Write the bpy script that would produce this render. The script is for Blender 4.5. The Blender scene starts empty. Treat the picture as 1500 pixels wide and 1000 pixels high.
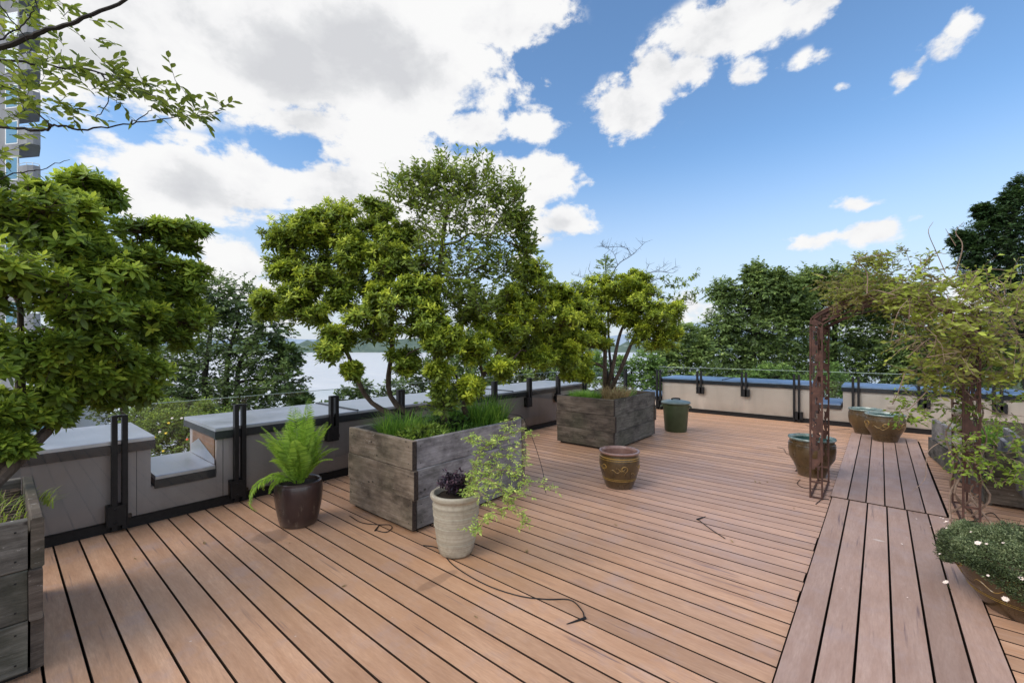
import bpy, math, random
import numpy as np
random.seed(7)
RNG = np.random.default_rng(7)
PI = math.pi
sc = bpy.context.scene
col = sc.collection
# ---------------------------------------------------------------- camera frame (world: X across the walkway, Y along it)
F, HOR, CH, YAW = 639.0, 507.0, 1.57, math.radians(40.17)
cs, sn = math.cos(YAW), math.sin(YAW)
def at(px, py, d):
    l = (px - 750) / F * d
    return np.array([-sn * d + cs * l, cs * d + sn * l, CH - (py - HOR) / F * d])
def atz(px, py, z):
    return at(px, py, (CH - z) * F / (py - HOR))

# ---------------------------------------------------------------- mesh helpers
class MB:
    def __init__(s):
        s.V = []; s.L = []; s.S = []; s.A = []; s.M = []; s.n = 0
    def raw(s, V, loops, sizes, a=0.5, mat=0):
        V = np.asarray(V, float).reshape(-1, 3)
        s.V.append(V); s.L.append(np.asarray(loops, int) + s.n); s.S.append(np.asarray(sizes, int))
        s.A.append(np.full(len(V), a) if np.isscalar(a) else np.asarray(a, float))
        s.M.append(np.full(len(s.S[-1]), mat, int)); s.n += len(V)
    def add(s, V, faces, a=0.5, mat=0):
        s.raw(V, [i for f in faces for i in f], [len(f) for f in faces], a, mat)
    def box(s, x0, x1, y0, y1, z0, z1, a=None, ax=None, ch=0.0, mat=0, rot=None, jit=0):
        """box, optionally with chamfered edges along axis ax"""
        if a is None: a = random.random()
        lo = [x0, y0, z0]; hi = [x1, y1, z1]
        if ax is None: ax = int(np.argmax([x1 - x0, y1 - y0, z1 - z0]))
        u, v = [(1, 2), (0, 2), (0, 1)][ax]
        c = ch
        if c > 0:
            sec = [(lo[u] + c, lo[v]), (hi[u] - c, lo[v]), (hi[u], lo[v] + c), (hi[u], hi[v] - c), (hi[u] - c, hi[v]), (lo[u] + c, hi[v]), (lo[u], hi[v] - c), (lo[u], lo[v] + c)]
        else:
            sec = [(lo[u], lo[v]), (hi[u], lo[v]), (hi[u], hi[v]), (lo[u], hi[v])]
        n = len(sec); V = []
        for e in (lo[ax], hi[ax]):
            for p in sec:
                q = [0, 0, 0]; q[ax] = e; q[u] = p[0]; q[v] = p[1]; V.append(q)
        V = np.array(V, float)
        if jit: V += RNG.uniform(-jit, jit, V.shape)
        if rot is not None: V = rot(V)
        Fs = [tuple(range(n))[::-1], tuple(range(n, 2 * n))] + [(i, (i + 1) % n, n + (i + 1) % n, n + i) for i in range(n)]
        if ax == 1: Fs = [f[::-1] for f in Fs]
        s.add(V, Fs, a, mat)
    def tube(s, P, R, k=7, a=0.5, mat=0, cap=True):
        P = np.asarray(P, float); n = len(P)
        R = np.full(n, R) if np.isscalar(R) else np.asarray(R, float)
        T = np.gradient(P, axis=0); T /= np.linalg.norm(T, axis=1)[:, None] + 1e-9
        up = np.array([0, 0, 1.]) if abs(T[0][2]) < .9 else np.array([1., 0, 0])
        u = np.cross(T[0], up); u /= np.linalg.norm(u)
        ring = []
        for i in range(n):
            u = u - T[i] * np.dot(u, T[i]); u /= np.linalg.norm(u) + 1e-9
            w = np.cross(T[i], u)
            for j in range(k):
                t = 2 * PI * j / k
                ring.append(P[i] + R[i] * (math.cos(t) * u + math.sin(t) * w))
        Fs = [(i * k + j, i * k + (j + 1) % k, (i + 1) * k + (j + 1) % k, (i + 1) * k + j) for i in range(n - 1) for j in range(k)]
        if cap: Fs += [tuple(range(k))[::-1], tuple(range((n - 1) * k, n * k))]
        s.add(ring, Fs, a, mat)
    def lathe(s, prof, k=48, c=(0, 0, 0), a=0.5, mat=0, wob=0):
        V = []
        for i, (r, z) in enumerate(prof):
            for j in range(k):
                t = 2 * PI * j / k
                rr = r * (1 + wob * math.sin(3 * t + 1) )
                V.append((c[0] + rr * math.cos(t), c[1] + rr * math.sin(t), c[2] + z))
        Fs = [(i * k + j, i * k + (j + 1) % k, (i + 1) * k + (j + 1) % k, (i + 1) * k + j) for i in range(len(prof) - 1) for j in range(k)]
        s.add(V, Fs, a, mat)
    def ball(s, c, r, k=10, a=.5, mat=0, sq=1):
        prof = [(max(1e-4, r * math.sin(t)), -r * sq * math.cos(t)) for t in np.linspace(0, PI, k)]
        s.lathe(prof, k + 4, c, a, mat)
    def sticks(s, A, B, r0, r1, a=.5):
        """many thin three-sided twigs at once"""
        A = np.asarray(A); B = np.asarray(B); n = len(A)
        if not n: return
        T = B - A; T /= np.linalg.norm(T, axis=1)[:, None] + 1e-9
        u = np.cross(T, np.array([.3, .2, .9])); u /= np.linalg.norm(u, axis=1)[:, None] + 1e-9
        w = np.cross(T, u); V = np.zeros((n, 6, 3))
        for j in range(3):
            t = 2 * PI * j / 3; d = math.cos(t) * u + math.sin(t) * w
            V[:, j] = A + r0 * d; V[:, 3 + j] = B + r1 * d
        base = (np.arange(n) * 6)[:, None]
        L = np.concatenate([base + np.array([j, (j + 1) % 3, 3 + (j + 1) % 3, 3 + j]) for j in range(3)], axis=1).ravel()
        s.raw(V.reshape(-1, 3), L, np.full(n * 3, 4), a)
    def leaves(s, P, D, N, L, W, v, fine=False, droop=.25, fold=.25):
        """P base points, D direction of the blade, N its upper side, L/W sizes, v tint per leaf"""
        P = np.asarray(P, float); n = len(P)
        if not n: return
        D = D / (np.linalg.norm(D, axis=1)[:, None] + 1e-9)
        N = N - D * (N * D).sum(1)[:, None]; N /= np.linalg.norm(N, axis=1)[:, None] + 1e-9
        S = np.cross(D, N)
        L = np.broadcast_to(L, n)[:, None]; W = np.broadcast_to(W, n)[:, None]
        dr = np.broadcast_to(droop, n)[:, None]
        def pt(t, w, h): return P + D * L * t + S * W * w + N * (L * (h - dr * t * t))
        f = fold * .3
        if fine:
            V = np.stack([pt(0, 0, 0), pt(.35, 0, -f * .5), pt(.7, 0, -f * .5), pt(1, 0, 0), pt(.3, -.42, 0), pt(.66, -.46, 0), pt(.3, .42, 0), pt(.66, .46, 0)], 1)
            T = [(0, 1, 4), (4, 1, 2, 5), (5, 2, 3), (0, 6, 1), (1, 6, 7, 2), (2, 7, 3)]
        else:
            V = np.stack([pt(0, 0, 0), pt(.5, 0, -f), pt(1, 0, 0), pt(.5, -.5, 0), pt(.5, .5, 0)], 1)
            T = [(0, 1, 2, 3), (0, 4, 2, 1)]
        m = V.shape[1]; flat = np.array([i for t in T for i in t]); sz = np.array([len(t) for t in T])
        loops = ((np.arange(n) * m)[:, None] + flat).ravel()
        s.raw(V.reshape(-1, 3), loops, np.tile(sz, n), np.repeat(np.clip(np.broadcast_to(v, n), 0, 1), m))
    def build(s, name, mats, parent=None, smooth=False, loc=None, kind=None):
        me = bpy.data.meshes.new(name)
        V = np.concatenate(s.V); L = np.concatenate(s.L); S = np.concatenate(s.S); A = np.concatenate(s.A); M = np.concatenate(s.M)
        if loc is not None: V = V - np.asarray(loc)
        me.vertices.add(len(V)); me.vertices.foreach_set('co', V.ravel().astype(np.float32))
        me.loops.add(len(L)); me.loops.foreach_set('vertex_index', L.astype(np.int32))
        me.polygons.add(len(S)); st = np.concatenate([[0], np.cumsum(S)[:-1]])
        me.polygons.foreach_set('loop_start', st.astype(np.int32)); me.polygons.foreach_set('loop_total', S.astype(np.int32))
        if not isinstance(mats, (list, tuple)): mats = [mats]
        for m in mats: me.materials.append(m)
        me.polygons.foreach_set('material_index', M.astype(np.int32))
        me.update(calc_edges=True); me.validate()
        at_ = me.attributes.new('v', 'FLOAT', 'POINT'); at_.data.foreach_set('value', A.astype(np.float32))
        if smooth:
            me.shade_smooth(); me.set_sharp_from_angle(angle=math.radians(38))
        else: me.shade_flat()
        o = bpy.data.objects.new(name, me); col.objects.link(o)
        if parent: o.parent = parent
        elif loc is not None: o.location = loc
        if kind: o['kind'] = kind
        return o

def tag(o, label=None, cat=None, group=None, kind=None):
    if label: o['label'] = label
    if cat: o['category'] = cat
    if group: o['group'] = group
    if kind: o['kind'] = kind
    return o
def thing(name, loc, label, cat, group=None, rz=0):
    o = bpy.data.objects.new(name, None); col.objects.link(o)
    o.location = loc; o.rotation_euler = (0, 0, rz); o.empty_display_size = .1
    return tag(o, label, cat, group)
def nrm(v): v = np.asarray(v, float); return v / (np.linalg.norm(v) + 1e-9)
def bez(pts, n=12):
    """smooth curve through points (Catmull-Rom)"""
    P = [np.asarray(p, float) for p in pts]; P = [2 * P[0] - P[1]] + P + [2 * P[-1] - P[-2]]
    out = []
    for i in range(1, len(P) - 2):
        for t in np.linspace(0, 1, n, endpoint=False):
            a, b, c, d = P[i - 1:i + 3]
            out.append(.5 * ((2 * b) + (-a + c) * t + (2 * a - 5 * b + 4 * c - d) * t * t + (-a + 3 * b - 3 * c + d) * t ** 3))
    out.append(P[-2]); return np.array(out)

# ---------------------------------------------------------------- materials
class NT:
    def __init__(s, name):
        s.m = bpy.data.materials.new(name); s.m.use_nodes = True; s.t = s.m.node_tree; s.t.nodes.clear()
        s.out = s.n('ShaderNodeOutputMaterial')
    def n(s, t, **k):
        o = s.t.nodes.new(t)
        for a, b in k.items():
            if a == 'inp':
                for i, v in b.items():
                    if isinstance(v, bpy.types.NodeSocket): s.t.links.new(v, o.inputs[i])
                    else: o.inputs[i].default_value = v
            else: setattr(o, a, b)
        return o
    def coord(s, scale=(1, 1, 1), kind='Object'):
        c = s.n('ShaderNodeTexCoord'); m = s.n('ShaderNodeMapping', inp={0: c.outputs[kind], 3: scale}); return m.outputs[0]
    def geo(s, scale=(1, 1, 1)):
        c = s.n('ShaderNodeNewGeometry'); m = s.n('ShaderNodeMapping', inp={0: c.outputs['Position'], 3: scale}); return m.outputs[0]
    def noise(s, vec, sc_=5, det=4, rough=.55, dist=0):
        return s.n('ShaderNodeTexNoise', inp={'Vector': vec, 'Scale': sc_, 'Detail': det, 'Roughness': rough, 'Distortion': dist}).outputs[0]
    def ramp(s, fac, stops):
        r = s.n('ShaderNodeValToRGB', inp={0: fac}); e = r.color_ramp.elements
        while len(e) > 1: e.remove(e[-1])
        e[0].position = stops[0][0]; e[0].color = (*stops[0][1], 1)
        for p, c in stops[1:]:
            q = e.new(p); q.color = (*c, 1)
        return r.outputs[0]
    def math(s, op, a, b=0, c=0, clamp=False):
        return s.n('ShaderNodeMath', operation=op, use_clamp=clamp, inp={0: a, 1: b, 2: c}).outputs[0]
    def maprange(s, v, a, b, c=0, d=1, smooth=False):
        return s.n('ShaderNodeMapRange', interpolation_type='SMOOTHSTEP' if smooth else 'LINEAR', inp={0: v, 1: a, 2: b, 3: c, 4: d}).outputs[0]
    def mix(s, f, a, b, mode='MIX'):
        n = s.n('ShaderNodeMix', data_type='RGBA', blend_type=mode)
        for i, v in ((0, f), (6, a), (7, b)):
            if isinstance(v, bpy.types.NodeSocket): s.t.links.new(v, n.inputs[i])
            else: n.inputs[i].default_value = v if i == 0 else (*v, 1)
        return n.outputs[2]
    def attr(s, name='v'): return s.n('ShaderNodeAttribute', attribute_name=name).outputs['Fac']
    def bump(s, h, strength=.3, dist=.01): return s.n('ShaderNodeBump', inp={'Strength': strength, 'Distance': dist, 'Height': h}).outputs[0]
    def prin(s, color, rough=.6, normal=None, metal=0, spec=.5, **k):
        inp = {'Base Color': color if isinstance(color, bpy.types.NodeSocket) else (*color, 1), 'Roughness': rough, 'Metallic': metal, 'Specular IOR Level': spec}
        if normal is not None: inp['Normal'] = normal
        inp.update(k)
        p = s.n('ShaderNodeBsdfPrincipled', inp=inp); s.t.links.new(p.outputs[0], s.out.inputs[0]); return p
    def surf(s, sh): s.t.links.new(sh, s.out.inputs[0])

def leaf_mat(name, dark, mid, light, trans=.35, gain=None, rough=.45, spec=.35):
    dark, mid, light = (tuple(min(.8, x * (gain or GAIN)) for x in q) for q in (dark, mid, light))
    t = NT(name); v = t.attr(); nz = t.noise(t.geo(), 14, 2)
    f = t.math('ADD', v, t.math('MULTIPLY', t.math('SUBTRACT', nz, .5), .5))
    c = t.ramp(f, [(.05, dark), (.5, mid), (.95, light)])  # dark and light stops also carry foliage shade and highlights
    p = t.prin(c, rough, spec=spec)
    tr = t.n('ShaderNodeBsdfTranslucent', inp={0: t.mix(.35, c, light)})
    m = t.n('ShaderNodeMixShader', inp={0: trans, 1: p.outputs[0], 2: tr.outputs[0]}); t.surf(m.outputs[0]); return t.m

M = {}; GAIN = 1.55
M['shrub'] = leaf_mat('shrub_leaf', (.038, .060, .011), (.125, .185, .022), (.42, .47, .055), .36)
M['shrub_yellow'] = leaf_mat('shrub_leaf_yellow', (.045, .070, .011), (.165, .225, .022), (.47, .51, .05), .38)
M['shrub_deep'] = leaf_mat('shrub_leaf_deep', (.032, .055, .010), (.125, .19, .024), (.40, .47, .06), .38)
M['feather'] = leaf_mat('feathery_leaf', (.045, .07, .016), (.14, .20, .030), (.36, .43, .07), .42)
M['chestnut'] = leaf_mat('chestnut_leaf', (.028, .048, .018), (.12, .18, .05), (.33, .40, .11), .34)
M['locust'] = leaf_mat('locust_leaf', (.024, .040, .016), (.080, .125, .036), (.20, .26, .07), .32)
M['cedar'] = leaf_mat('cedar_leaf', (.010, .026, .010), (.034, .068, .020), (.10, .155, .035), .2)
M['bright'] = leaf_mat('bright_shrub_leaf', (.04, .08, .02), (.12, .20, .045), (.26, .36, .09), .35, gain=1.6)
M['grass'] = leaf_mat('grass_blade', (.03, .075, .012), (.09, .19, .025), (.22, .34, .05), .4, gain=1.6)
M['drygrass'] = leaf_mat('dry_grass_blade', (.09, .07, .03), (.24, .17, .08), (.42, .33, .18), .3, gain=1.6)
M['fern'] = leaf_mat('fern_leaf', (.06, .12, .015), (.16, .27, .03), (.36, .48, .07), .4, gain=1.6)
M['vine'] = leaf_mat('vine_leaf', (.085, .06, .022), (.17, .20, .035), (.40, .48, .07), .42)
M['vinegreen'] = leaf_mat('vine_green_leaf', (.05, .09, .015), (.16, .24, .03), (.36, .44, .06), .4)
M['overhang'] = leaf_mat('overhanging_leaf', (.05, .08, .015), (.13, .19, .03), (.36, .42, .06), .45, gain=1.15)
M['purple'] = leaf_mat('purple_leaf', (.008, .006, .01), (.022, .014, .022), (.06, .03, .04), .1, gain=1.6)
M['trail'] = leaf_mat('trailing_leaf', (.09, .15, .03), (.24, .34, .07), (.46, .50, .14), .4, gain=1.6)
M['thyme'] = leaf_mat('ground_cover_leaf', (.018, .027, .012), (.062, .085, .034), (.17, .20, .10), .25, gain=1.6)
def flower_mat(name, c):
    t = NT(name); t.prin(t.mix(t.noise(t.geo(), 60, 2), c, tuple(min(1, x * 1.4) for x in c)), .6); return t.m
M['white_flower'] = flower_mat('white_petal', (.66, .56, .50)); M['yellow_flower'] = flower_mat('yellow_petal', (.75, .5, .03)); M['red_flower'] = flower_mat('orange_petal', (.8, .12, .03))

def deck_mat(name, axis, base, pale, dark):
    t = NT(name); v = t.attr()
    sc1 = (1.2, 9, 9) if axis == 0 else (9, 1.2, 9)
    off = t.n('ShaderNodeCombineXYZ', inp={0: t.math('MULTIPLY', v, 37), 1: t.math('MULTIPLY', v, 91), 2: t.math('MULTIPLY', v, 13)}).outputs[0]
    def gv(scl):
        g = t.geo(scl); return t.n('ShaderNodeVectorMath', operation='ADD', inp={0: g, 1: off}).outputs[0]
    st = t.noise(gv(sc1), 2.0, 5, .65, .3)
    fine = t.noise(gv(tuple(4 * x for x in sc1)), 3.0, 4, .7)
    blot = t.noise(t.geo((1, 1, 1)), 1.1, 4, .6)
    c = t.mix(t.maprange(st, .3, .72), base, pale)
    c = t.mix(t.maprange(fine, .35, .75, 0, .5), c, dark)
    vv = t.maprange(v, 0, 1, .80, 1.15)
    vm = t.n('ShaderNodeVectorMath', operation='SCALE', inp={0: c, 3: vv}).outputs[0]
    c = t.mix(t.maprange(blot, .46, .78, 0, .45), vm, tuple(x * .62 for x in base))
    # dark weather streaks and bruise-coloured marks running along some boards
    sk = t.noise(gv((.9, 26, 26) if axis == 0 else (26, .9, 26)), 1.6, 3, .6)
    mk = t.math('MULTIPLY', t.maprange(sk, .60, .70), t.maprange(t.noise(gv((1, 1, 1)), 1.7, 2), .46, .60), clamp=True)
    c = t.mix(t.math('MULTIPLY', mk, .7), c, (.10, .065, .075))
    # lilac-grey scuffs that also paint in some sky sheen
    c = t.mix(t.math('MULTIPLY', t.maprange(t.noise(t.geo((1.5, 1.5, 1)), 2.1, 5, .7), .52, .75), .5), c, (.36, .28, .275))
    # pale dried spots
    vor = t.n('ShaderNodeTexVoronoi', inp={'Vector': t.geo(), 'Scale': 9.0, 'Randomness': 1}).outputs[0]
    spot = t.math('MULTIPLY', t.math('LESS_THAN', vor, .055), t.maprange(t.noise(t.geo(), 1.3, 2), .52, .60), clamp=True)
    c = t.mix(t.math('MULTIPLY', spot, .5), c, (.62, .55, .5))
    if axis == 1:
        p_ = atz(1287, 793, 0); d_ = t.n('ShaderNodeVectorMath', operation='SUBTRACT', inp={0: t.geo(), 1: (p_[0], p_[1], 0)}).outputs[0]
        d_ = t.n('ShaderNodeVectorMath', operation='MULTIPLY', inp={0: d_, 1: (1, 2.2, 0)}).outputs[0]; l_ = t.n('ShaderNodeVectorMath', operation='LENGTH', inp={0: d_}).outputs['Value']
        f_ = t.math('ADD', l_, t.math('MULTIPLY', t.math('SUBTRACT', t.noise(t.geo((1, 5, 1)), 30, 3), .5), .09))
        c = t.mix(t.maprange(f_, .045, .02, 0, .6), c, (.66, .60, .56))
    if axis == 0:
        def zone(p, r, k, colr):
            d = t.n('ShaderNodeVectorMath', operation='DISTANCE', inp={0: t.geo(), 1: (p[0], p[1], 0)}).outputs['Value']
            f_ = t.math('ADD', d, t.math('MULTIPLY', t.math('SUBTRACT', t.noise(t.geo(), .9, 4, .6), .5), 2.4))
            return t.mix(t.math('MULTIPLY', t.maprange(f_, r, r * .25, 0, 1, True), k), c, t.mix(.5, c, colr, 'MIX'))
        # sky sheen over the middle is painted lilac-grey, boards by the far wall and round the planters keep their orange
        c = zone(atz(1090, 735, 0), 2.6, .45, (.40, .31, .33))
        c = zone(atz(1100, 625, 0), 2.6, .8, (.66, .37, .22))
        c = zone(atz(640, 790, 0), 1.5, .7, (.50, .27, .13))
        # ring where a pot once stood, dark smear, wet patch
        def dist(p, sx=1, sy=1):
            d = t.n('ShaderNodeVectorMath', operation='SUBTRACT', inp={0: t.geo(), 1: (p[0], p[1], 0)}).outputs[0]
            d = t.n('ShaderNodeVectorMath', operation='MULTIPLY', inp={0: d, 1: (sx, sy, 0)}).outputs[0]
            return t.n('ShaderNodeVectorMath', operation='LENGTH', inp={0: d}).outputs['Value']
        for p, r, sx, sy, k in RINGS:
            wob = t.math('ADD', dist(p, sx, sy), t.math('MULTIPLY', t.math('SUBTRACT', t.noise(t.geo(), 7, 3), .5), r * .9))
            c = t.mix(t.math('MULTIPLY', t.maprange(wob, r, r * .72, 0, 1, True), k), c, (.15, .085, .055))
    rough = t.maprange(t.noise(t.geo(), 3, 4), .3, .7, .42, .62)
    p = t.prin(c, rough, t.bump(t.math('ADD', fine, t.math('MULTIPLY', st, .5)), .35, .0025), spec=.45)
    return t.m
RINGS = [(atz(398, 785, 0), .15, 1, 1, .45), (atz(640, 850, 0), .11, 2.2, .55, .38)]
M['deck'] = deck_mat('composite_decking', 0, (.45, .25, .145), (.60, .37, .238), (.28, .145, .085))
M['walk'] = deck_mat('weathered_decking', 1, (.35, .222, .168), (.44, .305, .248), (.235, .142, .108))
RINGS = []

def plank_mat(name, a, b, c_, seed=0, lich=.5, horiz=True):
    t = NT(name); v = t.attr()
    off = t.n('ShaderNodeCombineXYZ', inp={0: t.math('MULTIPLY', v, 31 + seed), 1: t.math('MULTIPLY', v, 17), 2: t.math('MULTIPLY', v, 53)}).outputs[0]
    def gv(scl):
        g = t.geo(scl); return t.n('ShaderNodeVectorMath', operation='ADD', inp={0: g, 1: off}).outputs[0]
    gr = t.noise(gv((1.6, 1.6, 22)), 2.2, 6, .7, .6)
    bl = t.noise(gv((1.5, 1.5, 2.5)), 2.4, 5, .65)
    fi = t.noise(gv((6, 6, 70)), 3, 4, .7)
    c = t.ramp(gr, [(.25, a), (.5, b), (.75, c_)])
    c = t.mix(t.maprange(bl, .42, .66, 0, .85), c, tuple(x * .38 for x in a))
    c = t.mix(t.maprange(fi, .6, .75, 0, .6), c, (.02, .017, .015))
    wh = t.noise(gv((9, 9, 26)), 2.3, 4, .7)
    wm = t.math('MULTIPLY', t.maprange(wh, .63, .70), t.maprange(t.noise(gv((1, 1, 1)), 2.5, 3), .5, .6), clamp=True)
    c = t.mix(t.math('MULTIPLY', wm, lich), c, (.48, .46, .42))
    vor = t.n('ShaderNodeTexVoronoi', inp={'Vector': gv((1, 1, 1.6)), 'Scale': 5.0}).outputs[0]
    c = t.mix(t.math('MULTIPLY', t.maprange(vor, .10, .05), .8), c, (.018, .014, .012))
    # green algae towards damp areas
    c = t.mix(t.math('MULTIPLY', t.maprange(t.noise(gv((1, 1, 1)), 1.3, 3), .5, .75), .3), c, (.09, .11, .06))
    t.prin(c, .82, t.bump(t.math('ADD', gr, t.math('MULTIPLY', fi, .6)), .6, .006), spec=.25); return t.m
t = NT('end_grain'); t.prin(t.ramp(t.noise(t.geo(), 60, 4), [(.3, (.012, .008, .006)), (.7, (.05, .034, .025))]), .9); M['endgrain'] = t.m
M['plank'] = plank_mat('weathered_planks', (.12, .088, .064), (.225, .175, .13), (.34, .28, .225), 0, .7)
M['plank_grey'] = plank_mat('grey_planks', (.15, .135, .135), (.27, .25, .25), (.38, .355, .35), 5, .6)
M['plank_dark'] = plank_mat('dark_planks', (.045, .035, .028), (.095, .075, .06), (.17, .145, .12), 9, .55)
M['plank_old'] = plank_mat('mossy_planks', (.055, .05, .042), (.115, .105, .09), (.20, .185, .165), 13, .9)

def stucco(name, c, d):
    t = NT(name)
    n1 = t.noise(t.geo(), 2.0, 5, .6); n2 = t.noise(t.geo(), 120, 3, .6); dr = t.noise(t.geo((3.5, 3.5, .5)), 1.6, 3, .5)
    cc = t.mix(t.maprange(n1, .3, .75), c, d); cc = t.mix(t.maprange(dr, .52, .75, 0, .28), cc, tuple(x * .6 for x in d))
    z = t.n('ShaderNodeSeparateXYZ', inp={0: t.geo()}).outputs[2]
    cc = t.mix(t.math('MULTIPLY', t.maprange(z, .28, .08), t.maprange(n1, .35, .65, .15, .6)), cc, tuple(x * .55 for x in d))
    t.prin(cc, .9, t.bump(n2, .25, .002), spec=.2); return t.m
M['stucco'] = stucco('pink_stucco', (.76, .655, .585), (.68, .575, .51))
M['stucco_shaded'] = stucco('shaded_stucco', (.36, .325, .33), (.31, .28, .285))  # same stucco as the far wall, with shade put into the colour
for nm_, key_, c0_, c1_ in (('zinc_coping', 'zinc', (.36, .37, .41), (.52, .53, .58)), ('sky_tinted_zinc_coping', 'zinc_sky', (.22, .33, .50), (.36, .49, .70))):  # second one has blue sky reflection put into its base colour
    t = NT(nm_); n = t.noise(t.geo(), 2.2, 6, .7, .4); c = t.ramp(n, [(.3, c0_), (.7, c1_)])
    t.prin(c, t.maprange(n, .3, .7, .3, .5), t.bump(t.noise(t.geo(), 1.4, 2), .12, .02), metal=.8); M[key_] = t.m
t = NT('dark_flashing'); n = t.noise(t.geo(), 6, 4); t.prin(t.ramp(n, [(.3, (.010, .013, .018)), (.7, (.025, .030, .038))]), .5, metal=.2); M['flash'] = t.m  # on fascias: the coping metal, its dark reflection put into the colour
t = NT('black_powder_coat'); t.prin(t.ramp(t.noise(t.geo(), 30, 3), [(.3, (.004, .004, .005)), (.7, (.011, .011, .012))]), .5, spec=.3); M['black'] = t.m
t = NT('brick'); b = t.n('ShaderNodeTexBrick', inp={'Vector': t.n('ShaderNodeVectorRotate', rotation_type='X_AXIS', inp={'Vector': t.geo((5, 5, 5)), 'Angle': PI / 2}).outputs[0], 'Color1': (.20, .10, .06, 1), 'Color2': (.30, .17, .11, 1), 'Mortar': (.22, .2, .18, 1), 'Scale': 1, 'Mortar Size': .015})
t.prin(t.mix(t.noise(t.geo(), 9, 4), b.outputs[0], (.13, .08, .06)), .9); M['brick'] = t.m
def wood(name, a, b, sc_=10):
    t = NT(name); n = t.noise(t.geo((1, 1, .35)), sc_, 5, .7, .5); t.prin(t.ramp(n, [(.3, a), (.7, b)]), .85, t.bump(n, .6, .01), spec=.2); return t.m
M['bark'] = wood('bark', (.035, .026, .02), (.12, .09, .07), 22)
M['bark_dark'] = wood('dark_bark', (.012, .011, .011), (.045, .04, .036), 16)
M['twig'] = wood('dry_twig', (.14, .09, .065), (.30, .22, .17), 30)
M['soil'] = wood('potting_soil', (.012, .009, .007), (.05, .036, .026), 40)
t = NT('rusted_iron'); n = t.noise(t.geo(), 14, 6, .7); t.prin(t.ramp(n, [(.25, (.030, .014, .011)), (.55, (.075, .034, .025)), (.8, (.14, .065, .045))]), .75, t.bump(n, .5, .003), metal=.25); M['rust'] = t.m
t = NT('cream_pottery'); z = t.n('ShaderNodeSeparateXYZ', inp={0: t.geo()}).outputs[2]
rg = t.noise(t.geo((.25, .25, 75)), 1.0, 4, .7); n = t.noise(t.geo(), 40, 4, .6)
c = t.ramp(rg, [(.3, (.24, .21, .155)), (.5, (.38, .34, .265)), (.72, (.50, .46, .37))]); c = t.mix(t.maprange(n, .45, .75, 0, .45), c, (.22, .18, .13))
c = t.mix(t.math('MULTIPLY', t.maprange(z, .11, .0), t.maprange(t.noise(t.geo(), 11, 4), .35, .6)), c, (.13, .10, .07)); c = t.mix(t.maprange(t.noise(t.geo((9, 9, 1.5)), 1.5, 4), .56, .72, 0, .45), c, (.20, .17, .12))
t.prin(c, .7, t.bump(t.math('ADD', rg, t.math('MULTIPLY', n, .4)), .3, .003)); M['cream'] = t.m
def glaze(name, a, b, r=.22):
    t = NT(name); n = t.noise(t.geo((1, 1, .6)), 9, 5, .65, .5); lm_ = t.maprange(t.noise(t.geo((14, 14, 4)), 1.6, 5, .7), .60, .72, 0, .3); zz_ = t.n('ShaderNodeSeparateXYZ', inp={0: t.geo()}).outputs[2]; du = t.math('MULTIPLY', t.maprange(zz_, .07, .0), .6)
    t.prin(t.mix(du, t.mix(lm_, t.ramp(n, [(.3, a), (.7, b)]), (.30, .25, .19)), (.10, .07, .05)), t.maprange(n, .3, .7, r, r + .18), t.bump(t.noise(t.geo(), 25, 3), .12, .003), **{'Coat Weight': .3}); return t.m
M['glaze_brown'] = glaze('brown_glaze', (.034, .020, .007), (.082, .048, .015), .22)
M['glaze_dark'] = glaze('dark_brown_glaze', (.022, .012, .012), (.042, .022, .02), .25)
M['glaze_gold'] = glaze('golden_glaze', (.20, .115, .022), (.34, .205, .045), .3)
M['glaze_teal'] = glaze('teal_glaze', (.07, .11, .10), (.23, .30, .28), .18)
M['glaze_rim'] = glaze('terracotta_rim', (.17, .085, .065), (.30, .18, .15), .3)
M['glaze_deep'] = glaze('deep_olive_glaze', (.035, .022, .01), (.085, .052, .02), .2)
t = NT('green_plastic'); n = t.noise(t.geo(), 8, 4); t.prin(t.ramp(n, [(.3, (.040, .056, .024)), (.7, (.060, .080, .038))]), .42); M['bin'] = t.m
t = NT('grey_green_lid'); n = t.noise(t.geo(), 8, 4); t.prin(t.ramp(n, [(.3, (.10, .14, .13)), (.7, (.16, .20, .19))]), .35); M['lid'] = t.m
t = NT('white_ceramic'); t.prin(t.ramp(t.noise(t.geo(), 12, 3), [(.3, (.45, .42, .38)), (.7, (.72, .70, .65))]), .4); M['white'] = t.m
t = NT('board_side'); t.prin((.035, .022, .016), .9, spec=.1); M['side'] = t.m
t = NT('dark_void'); t.prin((.012, .011, .011), .95); M['void'] = t.m
t = NT('clear_glass')
fr = t.n('ShaderNodeFresnel', inp={0: 1.45}).outputs[0]
tr = t.n('ShaderNodeBsdfTransparent', inp={0: (.93, .96, .95, 1)}); gl = t.n('ShaderNodeBsdfGlossy', inp={0: (1, 1, 1, 1), 1: .02})
t.surf(t.n('ShaderNodeMixShader', inp={0: fr, 1: tr.outputs[0], 2: gl.outputs[0]}).outputs[0]); M['glass'] = t.m
t = NT('glass_edge'); t.prin((.36, .46, .43), .25); M['glass_edge'] = t.m

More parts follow.
